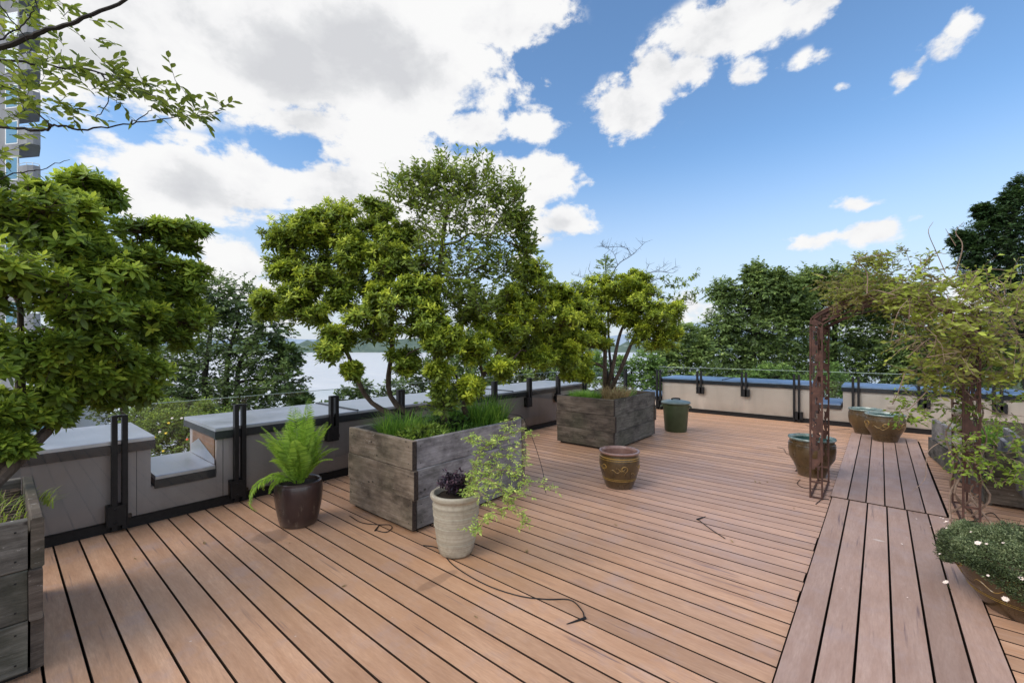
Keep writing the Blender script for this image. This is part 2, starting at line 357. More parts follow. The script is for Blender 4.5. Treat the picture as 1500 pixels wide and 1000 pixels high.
# ---------------------------------------------------------------- vegetation helpers
def rand_ball(n, rng=RNG):
    v = rng.normal(size=(n, 3)); v /= np.linalg.norm(v, axis=1)[:, None]; return v * rng.random((n, 1)) ** (1 / 3)
def rand_dir(n):
    v = RNG.normal(size=(n, 3)); return v / np.linalg.norm(v, axis=1)[:, None]
def path(a, b, sag=.0, wob=.08, n=7):
    a = np.asarray(a, float); b = np.asarray(b, float); L = np.linalg.norm(b - a)
    mid1 = a + (b - a) * .33 + RNG.normal(size=3) * wob * L + [0, 0, sag * L]; mid2 = a + (b - a) * .66 + RNG.normal(size=3) * wob * L + [0, 0, sag * L * .7]
    return bez([a, mid1, mid2, b], max(2, n // 3))
def masses_px(lst): return [(at(px, py, d), r / F * d) for px, py, r, d in lst]

def rosette_crown(mb, wood, ms, nsub, nros, nleaf, L, W, tint=0, fine=True, hang=.18, sky=.75, subr=.45, grow=1.05):
    """shrub crown: every mass splits into sub-clumps, each carries whorls of blade leaves on its outer side"""
    for c, R in ms:
        R = R * grow
        sub = c + rand_ball(nsub) * R * np.array([.85, .85, .75])
        for s_ in sub:
            r = R * subr * random.uniform(.6, 1.3); st_ = random.gauss(0, .13)
            wood.tube(path(c + (s_ - c) * .1 - [0, 0, R * .15], s_, .0, .1, 4), np.linspace(.007, .003, len(path(c, s_, 0, .1, 4))), 4)
            d = rand_dir(nros); flip = RNG.random(nros) < sky; d[flip, 2] = np.abs(d[flip, 2])
            P = s_ + d * r * RNG.uniform(.4, 1.2, (nros, 1)) * np.array([1, 1, .8])
            up = d * .7 + np.array([0, 0, .75]) + RNG.normal(size=(nros, 3)) * .25; up /= np.linalg.norm(up, axis=1)[:, None]
            wood.sticks(s_ + d * r * .1, P, .003, .0016)
            k = nleaf; n = nros * k
            Pn = np.repeat(P, k, 0); U = np.repeat(up, k, 0)
            ref = rand_dir(nros); u = np.cross(up, ref); u /= np.linalg.norm(u, axis=1)[:, None]; w = np.cross(up, u)
            ang = np.tile(np.arange(k) * 2.4, nros) + np.repeat(RNG.random(nros) * 6.28, k) + RNG.normal(size=n) * .25
            rad = np.repeat(u, k, 0) * np.cos(ang)[:, None] + np.repeat(w, k, 0) * np.sin(ang)[:, None]
            el = np.tile(np.linspace(-.15, .95, k), nros) + RNG.normal(size=n) * .15
            D = rad * np.cos(el)[:, None] + U * np.sin(el)[:, None]
            N = U * np.cos(el)[:, None] - rad * np.sin(el)[:, None] + RNG.normal(size=(n, 3)) * .15
            # paler new growth at tips, older inside; top light and inner shade tinted in
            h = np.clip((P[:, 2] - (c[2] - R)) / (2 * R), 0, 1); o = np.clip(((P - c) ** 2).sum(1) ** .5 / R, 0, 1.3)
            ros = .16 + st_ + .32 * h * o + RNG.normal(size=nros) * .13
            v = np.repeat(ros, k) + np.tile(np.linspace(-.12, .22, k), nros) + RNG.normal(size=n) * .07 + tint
            LL = L * RNG.uniform(.65, 1.15, n) * np.tile(np.linspace(1.1, .7, k), nros)
            base = Pn + (Pn * 0 + U) * (np.tile(np.linspace(-.018, .01, k), nros)[:, None])
            mb.leaves(base, D, N, LL, LL * W / L, v, fine, hang * RNG.uniform(.4, 1.6, n))

def spray_crown(mb, wood, ms, nshoot, nl, L, W, tint=0, upb=.35, length=1.0, fine=False, flat=.5, twig=.0035, droop=.2):
    """feathery crown: shoots leave each mass outward and carry alternate leaves"""
    for c, R in ms:
        n = nshoot
        st = c + rand_ball(n) * R * .8
        d = (st - c) / R * 1.1 + rand_dir(n) * .55 + np.array([0, 0, upb]); d[:, 2] *= 1.0; d /= np.linalg.norm(d, axis=1)[:, None]
        ln = R * length * RNG.uniform(.35, .8, n)
        bend = RNG.normal(size=(n, 3)) * .15 + np.array([0, 0, -.12])
        end = st + d * ln[:, None] + bend * ln[:, None]
        mid = st + d * ln[:, None] * .5
        wood.sticks(st, mid, twig, twig * .7); wood.sticks(mid, end, twig * .7, twig * .35)
        t = np.tile(np.linspace(.08, 1, nl), n)[:, None]
        S, Mi, E_ = (np.repeat(q, nl, 0) for q in (st, mid, end))
        P = (1 - t) ** 2 * S + 2 * t * (1 - t) * Mi + t * t * E_
        Dp = np.repeat(d, nl, 0)
        side = np.cross(Dp, np.array([0, 0, 1.])) ; side /= np.linalg.norm(side, axis=1)[:, None] + 1e-6
        sgn = np.tile(np.where(np.arange(nl) % 2, 1, -1), n)[:, None]
        D = Dp * .7 + side * sgn * .9 + RNG.normal(size=Dp.shape) * .28
        N = np.array([0, 0, 1.]) * flat + RNG.normal(size=Dp.shape) * .45 + (P - c) / R * .3
        m = n * nl
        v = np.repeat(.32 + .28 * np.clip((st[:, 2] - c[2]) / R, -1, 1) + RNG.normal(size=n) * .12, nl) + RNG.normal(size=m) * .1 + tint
        LL = L * RNG.uniform(.6, 1.2, m)
        mb.leaves(P, D, N, LL, LL * W / L, v, fine, droop)

def limbs(wood, base, ms, r0, forks=None, k=8, r1=.007):
    """trunk(s) from the base; each mass is reached by a limb leaving the nearest fork"""
    base = np.asarray(base, float)
    nodes = [(base, r0)]
    if forks:
        for chain in forks:
            P = bez([base] + [np.asarray(p, float) for p in chain], 5); R = np.linspace(r0, r0 * .38, len(P))
            wood.tube(P, R * (1 + .08 * np.sin(np.arange(len(P)) * 2.1)), k)
            nodes += [(P[i], R[i]) for i in range(3, len(P))]
    for c, R in ms:
        best = min(nodes, key=lambda q: np.linalg.norm(q[0] - c) + max(0, q[0][2] - c[2]) * 1.5)
        P = path(best[0], c, .05, .06, 8); rr = min(best[1] * .75, .010 + .02 * np.linalg.norm(best[0] - c) * r0 / .04)
        wood.tube(P, np.linspace(rr, max(r1, rr * .3), len(P)), 6)
        nodes += [(P[i], rr * .5) for i in (len(P) // 2, len(P) - 1)]

def tree(name, base, label, cat, ms, style, lm, wm, forks=None, r0=.04, group=None, **kw):
    base = np.asarray(base, float)
    t_ = thing(name, tuple(base), label, cat, group)
    w = MB(); l = MB()
    r1 = kw.pop('r1', .007)
    limbs(w, base, ms, r0, forks, r1=r1)
    style(l, w, ms, **kw)
    w.build('trunk', wm, t_, True, loc=base); l.build('crown', lm, t_, loc=base)
    return t_

def blades(mb, c, R, n, h, w=.006, lean=.6, tint=0, fan=1.0, sx=1, sy=1):
    """tuft of arching grass blades, 4 segments each"""
    for i in range(n):
        a = random.random() * 6.28; q = math.sqrt(random.random()) * R
        p = np.array([c[0] + q * math.cos(a) * sx, c[1] + q * math.sin(a) * sy, c[2]])
        a2 = a + random.gauss(0, .7); hh = h * random.uniform(.55, 1.1); ln = lean * random.uniform(.3, 1.3) * fan
        dr = np.array([math.cos(a2), math.sin(a2), 0]); sd = np.array([-dr[1], dr[0], 0]) * w
        V = []
        for s_ in (0, .3, .6, .85, 1):
            pos = p + dr * hh * ln * s_ ** 1.7 + np.array([0, 0, hh * (s_ - .42 * ln * s_ ** 2.6)])
            ww = 1 - s_ ** 2 * .95
            V += [pos - sd * ww, pos + sd * ww]
        mb.add(V, [(2 * j, 2 * j + 1, 2 * j + 3, 2 * j + 2) for j in range(4)], min(1, max(0, random.gauss(.5, .2) + tint)))

# ================================================================= WORLD
SUN_EL, SUN_AZ = math.radians(42), math.radians(202)        # azimuth of the sun measured from +Y towards +X (behind the camera, a little left)
w = bpy.data.worlds.new('World'); sc.world = w; w.use_nodes = True
nt = w.node_tree; nt.nodes.clear()
class WT(NT):
    def __init__(s): s.t = nt
T = WT()
wout = T.n('ShaderNodeOutputWorld')
sky = T.n('ShaderNodeTexSky', sky_type='NISHITA', sun_disc=False, sun_elevation=SUN_EL, sun_rotation=SUN_AZ, air_density=1.0, dust_density=.6, ozone_density=2.0)
dirv = T.n('ShaderNodeTexCoord').outputs['Generated']
sep = T.n('ShaderNodeSeparateXYZ', inp={0: dirv})
az = T.math('ARCTAN2', sep.outputs[0], sep.outputs[1]); el = T.math('ARCSINE', sep.outputs[2])
def pxdir(px, py):
    p = at(px, py, 1) - np.array([0, 0, CH]); p = nrm(p); return math.atan2(p[0], p[1]), math.asin(p[2])
zz = T.math('MAXIMUM', sep.outputs[2], .02)
proj = T.n('ShaderNodeCombineXYZ', inp={0: az, 1: T.math('MULTIPLY', el, 1.5), 2: 0}).outputs[0]
n1 = T.noise(proj, 6.5, 7, .6, .15)
n2 = T.noise(proj, 2.4, 6, .5, .2)
big = T.noise(dirv, 2.3, 5, .5)
n3 = T.noise(proj, 22, 5, .65, .3)
BL = [ # px, py, rx, ry, rotation, weight
 (100, 40, 235, 132, 0, 1.7), (330, 50, 270, 132, 0, 1.7), (560, 80, 205, 132, 0, 1.7), (715, 25, 125, 72, 0, 1.3), (690, 185, 80, 42, .0, .9), (785, 188, 66, 36, .1, .95),
 (275, 265, 120, 66, 0, 1.5), (365, 278, 90, 52, 0, 1.3), (185, 300, 60, 42, 0, .9), (530, 292, 135, 64, 0, 1.5), (690, 272, 155, 54, 0, 1.5), (800, 256, 80, 46, 0, 1.0), (640, 320, 220, 50, 0, 1.1), (828, 322, 62, 34, 0, 1.0),
 (575, 240, 140, 42, 0, 1.0), (450, 180, 120, 42, 0, .95), (365, 255, 85, 48, 0, 1.0), (545, 205, 80, 40, 0, .9), (455, 250, 60, 30, 0, .62), (345, 392, 75, 52, 0, 1.1), (410, 430, 75, 55, 0, 1.0), (760, 385, 36, 20, 0, .6),
 (922, 165, 72, 62, 0, 1.2), (965, 112, 60, 60, 0, 1.1), (1060, 45, 150, 66, -.1, 1.2), (1010, 100, 76, 44, 0, 1.0), (1185, 15, 120, 36, -.1, .95), (1090, 110, 60, 36, 0, .85), (1185, 92, 46, 30, 0, .55),
 (1405, 38, 46, 32, -.6, .85), (1378, 70, 54, 34, -.6, .8), (1325, 112, 50, 24, -.4, .72), (1350, 92, 50, 20, -.6, .72), (1240, 125, 30, 12, 0, .5), (802, 118, 28, 16, 0, .6),
 (1190, 355, 66, 26, 0, .82), (1280, 337, 74, 30, -.1, .8), (1252, 300, 48, 22, 0, .76), (1345, 320, 50, 20, 0, .55), (1240, 345, 60, 14, 0, .6), (1430, 440, 110, 50, 0, .9), (1000, 450, 60, 30, 0, .6)]
dens = None
for px, py, rx, ry, ro, wt in BL:
    a0, e0 = pxdir(px, py); a1, e1 = pxdir(px + rx, py); a2, e2 = pxdir(px, py - ry)
    ra = abs(a1 - a0) ; re = abs(e2 - e0)
    if px > 1450: ra *= 1.0
    da = T.math('SUBTRACT', az, a0); de = T.math('SUBTRACT', el, e0)
    if ro:
        c_, s_ = math.cos(ro), math.sin(ro)
        x_ = T.math('ADD', T.math('MULTIPLY', da, c_), T.math('MULTIPLY', de, -s_)); y_ = T.math('ADD', T.math('MULTIPLY', da, s_), T.math('MULTIPLY', de, c_))
    else: x_, y_ = da, de
    x_ = T.math('DIVIDE', x_, ra); y_ = T.math('DIVIDE', y_, re)
    q = T.math('ADD', T.math('MULTIPLY', x_, x_), T.math('MULTIPLY', y_, y_))
    g_ = T.math('MULTIPLY', T.math('EXPONENT', T.math('MULTIPLY', q, -1.4)), wt)
    dens = g_ if dens is None else T.math('MAXIMUM', dens, g_)
dens = T.math('MINIMUM', dens, 1.5)
# unseen clouds behind and overhead are plain noise, added for their light
a_c = math.atan2(-sn, cs)
front = T.n('ShaderNodeVectorMath', operation='DOT_PRODUCT', inp={0: dirv, 1: (-sn * .94, cs * .94, .34)}).outputs['Value']
away = T.maprange(front, .62, .3, 0, 1, True)
dens = T.math('ADD', dens, T.math('MULTIPLY', away, T.maprange(big, .38, .62, .0, 1.1)))
rag = T.math('ADD', 1.0, T.math('MULTIPLY', T.maprange(dens, 1.0, .5), .5))
d0 = T.math('ADD', dens, T.math('MULTIPLY', rag, T.math('ADD', T.math('MULTIPLY', T.math('SUBTRACT', n1, .5), 2.25), T.math('ADD', T.math('MULTIPLY', T.math('SUBTRACT', n2, .5), .5), T.math('MULTIPLY', T.math('SUBTRACT', n3, .5), .36)))))
mask = T.math('MULTIPLY', T.maprange(d0, .30, .68, 0, 1, True), T.maprange(dens, .14, .34, 0, 1, True))
# cloud shading: the thick middle and the underside are greyer
sh = T.noise(T.n('ShaderNodeVectorMath', operation='ADD', inp={0: proj, 1: (.03, .06, 0)}).outputs[0], 4.0, 8, .55, .3)
lit = T.math('ADD', T.math('MULTIPLY', T.math('SUBTRACT', n1, sh), 1.6), T.math('SUBTRACT', 1.08, T.math('MULTIPLY', T.maprange(dens, .8, 1.5), T.maprange(n2, .35, .6, .10, .50))))
lit = T.maprange(lit, .45, 1.15, 0, 1)
ccol = T.ramp(lit, [(0, (.70, .71, .74)), (.4, (.80, .81, .83)), (.7, (.95, .95, .96)), (1, (1.0, 1.0, 1.0))])
SK = .1
skyc = T.n('ShaderNodeVectorMath', operation='SCALE', inp={0: sky.outputs[0], 3: 1.0}).outputs[0]
# hazy white band low on the horizon
haze = T.maprange(el, .42, .0, 0, .88, True)
tint = T.mix(1.0, skyc, (1.62, 1.95, 2.12), 'MULTIPLY')
hz = T.mix(haze, tint, (6.9, 7.4, 8.3))
cl = T.n('ShaderNodeVectorMath', operation='SCALE', inp={0: ccol, 3: .96 / SK}).outputs[0]
fin = T.n('ShaderNodeVectorMath', operation='SCALE', inp={0: T.mix(mask, hz, cl), 3: T.math('ADD', 1.0, T.math('MULTIPLY', away, .55))}).outputs[0]  # unseen sky behind is brightened as fill light
bgn = T.n('ShaderNodeBackground', inp={0: fin, 1: SK})
nt.links.new(bgn.outputs[0], wout.inputs[0])

sl = bpy.data.lights.new('sun', 'SUN'); sl.energy = 2.7; sl.angle = math.radians(40); sl.color = (1, .90, .78)
so = bpy.data.objects.new('sun', sl); col.objects.link(so)
sd = np.array([math.sin(SUN_AZ) * math.cos(SUN_EL), math.cos(SUN_AZ) * math.cos(SUN_EL), math.sin(SUN_EL)])
from mathutils import Vector
so.rotation_euler = Vector(sd).to_track_quat('Z', 'Y').to_euler(); so.location = (0, 0, 30)

cam = bpy.data.cameras.new('camera'); co = bpy.data.objects.new('camera', cam); col.objects.link(co); sc.camera = co
cam.sensor_width = 36; cam.lens = 36 * F / 1500; cam.shift_y = (HOR - 500) / 1500; cam.clip_end = 20000; cam.clip_start = .05
co.location = (0, 0, CH); co.rotation_euler = (PI / 2, 0, YAW)

# ================================================================= SETTING
# terrain: one sheet out to the horizon, falling towards the lake on the left and ahead
def terr(x, y):
    # distance towards the lake (west-north-west); land stays high to the right
    u = -x * .80 + y * .60
    v = x * .60 + y * .80
    s_ = np.clip((u - 14) / 95, 0, 1); s_ = s_ * s_ * (3 - 2 * s_)
    near = np.clip((np.hypot(x + 1, y - 4) - 9) / 14, 0, 1)
    z = -1.6 - 3.2 * near - 36 * s_ * np.clip(1.2 - (x + 15) / 60, .15, 1)
    return z + .25 * np.sin(x * .31) * np.cos(y * .27)
gx = np.concatenate([-np.geomspace(60, 9000, 22)[::-1], np.linspace(-55, 55, 56), np.geomspace(60, 9000, 22)])
GX, GY = np.meshgrid(gx, gx, indexing='ij'); Z = terr(GX, GY); 
m = MB(); nn = len(gx)
V = np.stack([GX, GY, Z], -1).reshape(-1, 3)
idx = np.arange(nn * nn).reshape(nn, nn); Q = np.stack([idx[:-1, :-1], idx[1:, :-1], idx[1:, 1:], idx[:-1, 1:]], -1).reshape(-1, 4)
# keep the terrain out from under the terrace
m.raw(V, Q.ravel(), np.full(len(Q), 4))
t = NT('grassy_ground'); n = t.noise(t.geo(), .6, 6, .65); n_ = t.noise(t.geo(), 9, 4)
t.prin(t.mix(t.maprange(n_, .3, .7, 0, .5), t.ramp(n, [(.3, (.03, .05, .02)), (.7, (.08, .11, .04))]), (.03, .04, .02)), .95, t.bump(n_, .6, .05)); M['ground'] = t.m
tag(m.build('ground', M['ground'], smooth=True), kind='structure')
m = MB(); m.box(-5.9, 6, -4, 11.7, -2.4, -.12, ch=0); tag(m.build('roof_slab', M['void']), kind='structure')
# lake
m = MB(); a = np.linspace(0, 2 * PI, 97)[:-1]
m.add([(12000 * math.cos(q), 12000 * math.sin(q), -31) for q in a], [tuple(range(96))])
t = NT('lake_water'); n = t.noise(t.geo((.012, .05, 1)), 1.0, 5, .6); n_ = t.noise(t.geo((.3, .3, 1)), 1.2, 3, .6)
t.prin(t.ramp(n, [(.35, (.44, .46, .48)), (.7, (.57, .58, .59))]), t.maprange(n, .4, .6, .3, .45), t.bump(n_, .1, .1), spec=.6); M['water'] = t.m
tag(m.build('lake', M['water']), kind='structure')
# far shore hills
def ridge(name, dist, px0, px1, hfun, mat, depth=600):
    m = MB(); V = []; N = 160
    for i in range(N + 1):
        px = px0 + (px1 - px0) * i / N
        for k, (dd, hh) in enumerate(((0, 0), (.05, .45), (.12, .8), (.22, 1.0), (.5, .9), (1, 0))):
            d = dist + depth * dd; p = at(px, HOR, d * 1.0)
            V.append((p[0], p[1], -31.5 + hfun(px) * hh * (1 + .12 * math.sin(px * .31 + k * 2.1) + .08 * math.sin(px * .93 + k))))
    Fs = [(i * 6 + k, (i + 1) * 6 + k, (i + 1) * 6 + k + 1, i * 6 + k + 1) for i in range(N) for k in range(5)]
    m.add(V, Fs); return tag(m.build(name, mat, smooth=True), kind='structure')
t = NT('far_wooded_shore'); n = t.noise(t.geo((.02, .02, .05)), 1, 6, .7); t.prin(t.ramp(n, [(.35, (.075, .11, .10)), (.6, (.12, .16, .13)), (.75, (.28, .30, .29))]), 1, spec=0); M['shore'] = t.m  # shore and hill colours have aerial haze mixed in
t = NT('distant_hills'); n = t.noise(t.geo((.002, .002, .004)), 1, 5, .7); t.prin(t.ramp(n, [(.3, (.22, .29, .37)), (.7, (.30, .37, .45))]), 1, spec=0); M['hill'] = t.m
ridge('far_shore', 2300, -400, 1300, lambda p: 62 + 22 * math.sin(p * .012 + 1) + 12 * math.sin(p * .041), M['shore'], 900)
ridge('hills', 7000, -900, 2600, lambda p: 190 + 60 * math.sin(p * .006 + 2) + 35 * math.sin(p * .019) + max(0, 190 - abs(p - 1035) * 1.5), M['hill'], 3000)

# ---------------------------------------------------------------- deck boards
PITCH, Y0 = .1447, .293
def board(mb, ax, a0, a1, b0, b1, z1, th=.024):
    g = .0042; j = random.uniform(-.0008, .0008); c = .002; a = random.random()
    y0, y1, z0, z = b0 + g, b1 - g, z1 - th + j, z1 + j
    sec = [(y0, z0), (y1, z0), (y1, z - c), (y1 - c, z), (y0 + c, z), (y0, z - c)]
    V = [((e, p[0], p[1]) if ax == 0 else (p[0], e, p[1])) for e in (a0, a1) for p in sec]
    for k_, f in enumerate([(i, (i + 1) % 6, 6 + (i + 1) % 6, 6 + i) for i in range(6)]):
        if ax == 1: f = f[::-1]
        mb.add([V[q] for q in f], [(0, 1, 2, 3)], a, 0 if k_ == 3 else 1)
    mb.add(V, [(0, 1, 2, 3, 4, 5)[::-1], (6, 7, 8, 9, 10, 11)], a, 1)
WX0, WX1 = -.385, .483
m = MB(); k0 = int((-3 - Y0) / PITCH); k = k0
while Y0 + k * PITCH < 10.72:
    y = Y0 + k * PITCH; y1 = min(y + PITCH, 10.735)
    if y1 < 9.98: 
        board(m, 0, -4.985, WX0 - .004 - random.choice([0, 0, .0, .006]), y, y1, 0)
        board(m, 0, WX1 + .006, 5.8, y, y1, 0)
    else: board(m, 0, -4.985, 5.8, y, y1, 0)
    k += 1
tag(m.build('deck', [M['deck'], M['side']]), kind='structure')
m = MB(); wp = (WX1 - WX0) / 6
for i in range(6):
    board(m, 1, -3, 5.585, WX0 + i * wp, WX0 + (i + 1) * wp, .012)
m_far = MB()
for i in range(6):
    board(m_far, 1, 5.592, 9.93, WX0 - .014 + i * wp, WX0 - .014 + (i + 1) * wp, .020)
tag(m.build('walkway', [M['walk'], M['side']]), kind='structure')
tag(m_far.build('walkway', [M['walk'], M['side']]), kind='structure')

# ---------------------------------------------------------------- parapet walls
def fix_ax(V): return V
def wallA():
    t_ = thing('parapet_wall', (-5.0, 4, 0), 'long stucco parapet wall in shaded colour with zinc coping on the lake side, behind the fern pot', 'wall')
    m = MB(); X0, X1 = -5.9, -5.0; TOP, SILL = .67, .31
    m.box(X0, X1, -3, .90, -1.8, TOP, ax=1); m.box(X0, X1, 1.405, 8.35, -1.8, TOP, ax=1)
    m.box(X0, X1 - .002, .90, 1.405, -1.8, SILL, ax=1); m.box(X0, X1 - .002, 8.35, 10.9, -1.8, .25, ax=1)
    m.build('wall_body', M['stucco_shaded'], t_, loc=(-5, 4, 0))
    m = MB(); m.box(X0 + .15, X1 - .03, 1.392, 1.404, SILL + .0, TOP, ax=0); m.build('brick_reveal', M['brick'], t_, loc=(-5, 4, 0))
    def cop(y0, y1, z0, x1=-4.955, x0=-6.05, name='coping'):
        c = MB(); c.box(x0, x1, y0, y1, z0 + .062, z0 + .10, ax=1, ch=.006)
        c.build(name, M['zinc'], t_, loc=(-5, 4, 0))
        f = MB(); f.box(x1 - .03, x1 + .004, y0 - .004, y1 + .004, z0 - .012, z0 + .066, ax=1, ch=.003)
        f.box(x0 - .004, x0 + .03, y0 - .004, y1 + .004, z0 - .012, z0 + .066, ax=1, ch=.003)
        f.box(x0 + .03, x1 - .03, y0 - .004, y0 + .02, z0 + .0, z0 + .066, ax=0); f.box(x0 + .03, x1 - .03, y1 - .02, y1 + .004, z0, z0 + .066, ax=0)
        f.build('fascia', M['flash'], t_, loc=(-5, 4, 0))
    cop(-3, .92, .67); cop(1.385, 2.9, .67); cop(2.906, 5.9, .67); cop(5.906, 8.37, .67)
    s_ = MB()
    for y in (2.9, 5.9): s_.box(-6.04, -4.96, y - .012, y + .018, .768, .785, ax=0, ch=.004)
    s_.build('seam', M['flash'], t_, loc=(-5, 4, 0))
    cop(.925, 1.385, .31, x0=-5.85); cop(8.39, 10.95, .25)
    b = MB(); b.box(-5.0, -4.965, -3, 10.74, -.02, .085, ax=1, ch=.004); b.build('base_trim', M['black'], t_, loc=(-5, 4, 0))
    # lean flashing plate in the notch, expansion joints
    p = MB(); p.add([(-5.78, 1.383, .415), (-4.98, 1.383, .415), (-4.98, 1.383, .47), (-5.5, 1.383, .60), (-5.78, 1.383, .50)], [(0, 1, 2, 3, 4)]); p.build('flashing', M['zinc'], t_, loc=(-5, 4, 0))
    j = MB()
    for y in (.80, 1.46): j.box(-5.002, -4.998, y, y + .004, .085, .66, ax=2)
    j.build('joint', M['flash'], t_, loc=(-5, 4, 0))
wallA()
def wallB():
    t_ = thing('parapet_wall', (-1, 10.74, 0), 'warm pink stucco parapet wall with zinc coping coloured by reflected sky at the far end, behind the green bin', 'wall')
    lo = (-1, 10.74, 0); m = MB(); Yf = 10.74; Yb = 11.7
    m.box(-4.16, -1.02, Yf, Yb, -1.8, .70, ax=0); m.box(-.56, 5.9, Yf, Yb, -1.8, .70, ax=0)
    m.box(-1.02, -.56, Yf + .002, Yb, -1.8, .34, ax=0); m.box(-5.0, -4.16, Yf + .002, Yb, -1.8, .25, ax=0)
    m.build('wall_body', M['stucco'], t_, loc=lo)
    def cop(x0, x1, z0):
        c = MB(); c.box(x0, x1, Yf - .045, Yb + .1, z0 + .062, z0 + .10, ax=0, ch=.006); c.build('coping', M['zinc_sky'], t_, loc=lo)
        f = MB(); f.box(x0 - .004, x1 + .004, Yf - .05, Yf - .015, z0 - .012, z0 + .066, ax=0, ch=.003)
        f.box(x0 - .004, x1 + .004, Yb + .07, Yb + .105, z0 - .012, z0 + .066, ax=0, ch=.003)
        f.box(x0 - .004, x0 + .02, Yf - .015, Yb + .07, z0, z0 + .066, ax=1); f.box(x1 - .02, x1 + .004, Yf - .015, Yb + .07, z0, z0 + .066, ax=1)
        f.build('fascia', M['flash'], t_, loc=lo)
    cop(-4.18, -2.75, .70); cop(-2.744, -1.0, .70); cop(-.58, 1.6, .70); cop(1.606, 5.9, .70); cop(-.995, -.59, .34); cop(-5.0, -4.19, .25)
    s_ = MB()
    for x in (-2.75, .52, 1.6): s_.box(x - .012, x + .018, Yf - .04, Yb + .08, .798, .815, ax=1, ch=.004)
    s_.build('seam', M['flash'], t_, loc=lo)
    b = MB(); b.box(-4.96, 5.9, Yf - .035, Yf, -.02, .09, ax=0, ch=.004); b.build('base_trim', M['black'], t_, loc=lo)
    o = MB(); o.box(.1, .2, Yf - .03, Yf + .0, .42, .48, ax=0, ch=.01); o.box(.12, .14, Yf - .05, Yf - .03, .43, .47); o.build('wall_outlet', M['stucco'], t_, loc=lo)
wallB()

def railing(name, label, origin, ax, posts, cat='railing'):
    """pairs of flat black posts bracketed to the wall with frameless glass between; ax = 1 runs along Y"""
    t_ = thing(name, origin, label, cat); ox, oy, _ = origin
    for q, (s_, full) in enumerate(posts):
        m = MB(); zb = .02 if full else .46
        for o in ((-.033, .033) if ax == 1 else (-.042, .042)):
            if ax == 1: m.box(-4.965, -4.905, s_ + o - .019, s_ + o + .019, zb, .985, ax=2, ch=.003)
            else: m.box(s_ + o - .019, s_ + o + .019, 10.635, 10.695, zb, .985, ax=2, ch=.003)
        if ax == 1: m.box(-4.955, -4.915, s_ - .04, s_ + .04, .968, .988, ch=.003)
        p = m.build('post', M['black'], t_, loc=origin)
        b = MB(); z0 = .06 if full else .46
        if ax == 1:
            b.box(-4.998, -4.90, s_ - .085, s_ + .045, z0, z0 + .17, ch=.006); b.ball((-4.898, s_ - .03, z0 + .03), .010, 6); b.ball((-4.898, s_ - .03, z0 + .14), .010, 6)
            b.box(-4.998, -4.955, s_ + .04, s_ + .085, z0 + .02, z0 + .06, ch=.004)
        else:
            b.box(s_ - .045, s_ + .11, 10.635, 10.703, z0, z0 + .16, ch=.006); b.ball((s_ + .09, 10.632, z0 + .03), .010, 6); b.ball((s_ + .09, 10.632, z0 + .13), .010, 6)
        bo = b.build('bracket', M['black'], p, loc=origin)
    for (a, _), (b_, _) in zip(posts[:-1], posts[1:]):
        m = MB(); e = MB(); zt = 1.06
        a2, b2 = a + .008, b_ - .008
        if ax == 1:
            m.add([(-4.93, a2, .10), (-4.93, b2, .10), (-4.93, b2, zt), (-4.93, a2, zt)], [(0, 1, 2, 3)])
            e.box(-4.9335, -4.9265, a2, b2, zt, zt + .006, ax=1)
        else:
            m.add([(a2, 10.665, .10), (b2, 10.665, .10), (b2, 10.665, zt), (a2, 10.665, zt)], [(0, 1, 2, 3)])
            e.box(a2, b2, 10.6615, 10.6685, zt, zt + .006, ax=0)
        p = m.build('glass_pane', M['glass'], t_, loc=origin); e.build('pane_edge', M['glass_edge'], p, loc=origin)
railing('glass_railing', 'frameless glass railing on paired black posts along the lake side wall', (-4.93, 4, 0), 1,
        [(-1.3, 0), (-.35, 0), (.68, 1), (1.59, 1), (2.58, 0), (3.52, 0), (4.45, 0), (5.39, 0), (6.34, 0), (7.28, 0), (8.3, 1), (9.3, 1), (10.3, 1)])
railing('glass_railing', 'frameless glass railing on paired black posts along the far wall behind the arch', (-1, 10.665, 0), 0,
        [(-4.22, 1), (-3.25, 0), (-2.30, 0), (-1.32, 1), (-.36, 1), (.57, 0), (1.48, 0), (2.4, 0), (3.3, 0)])

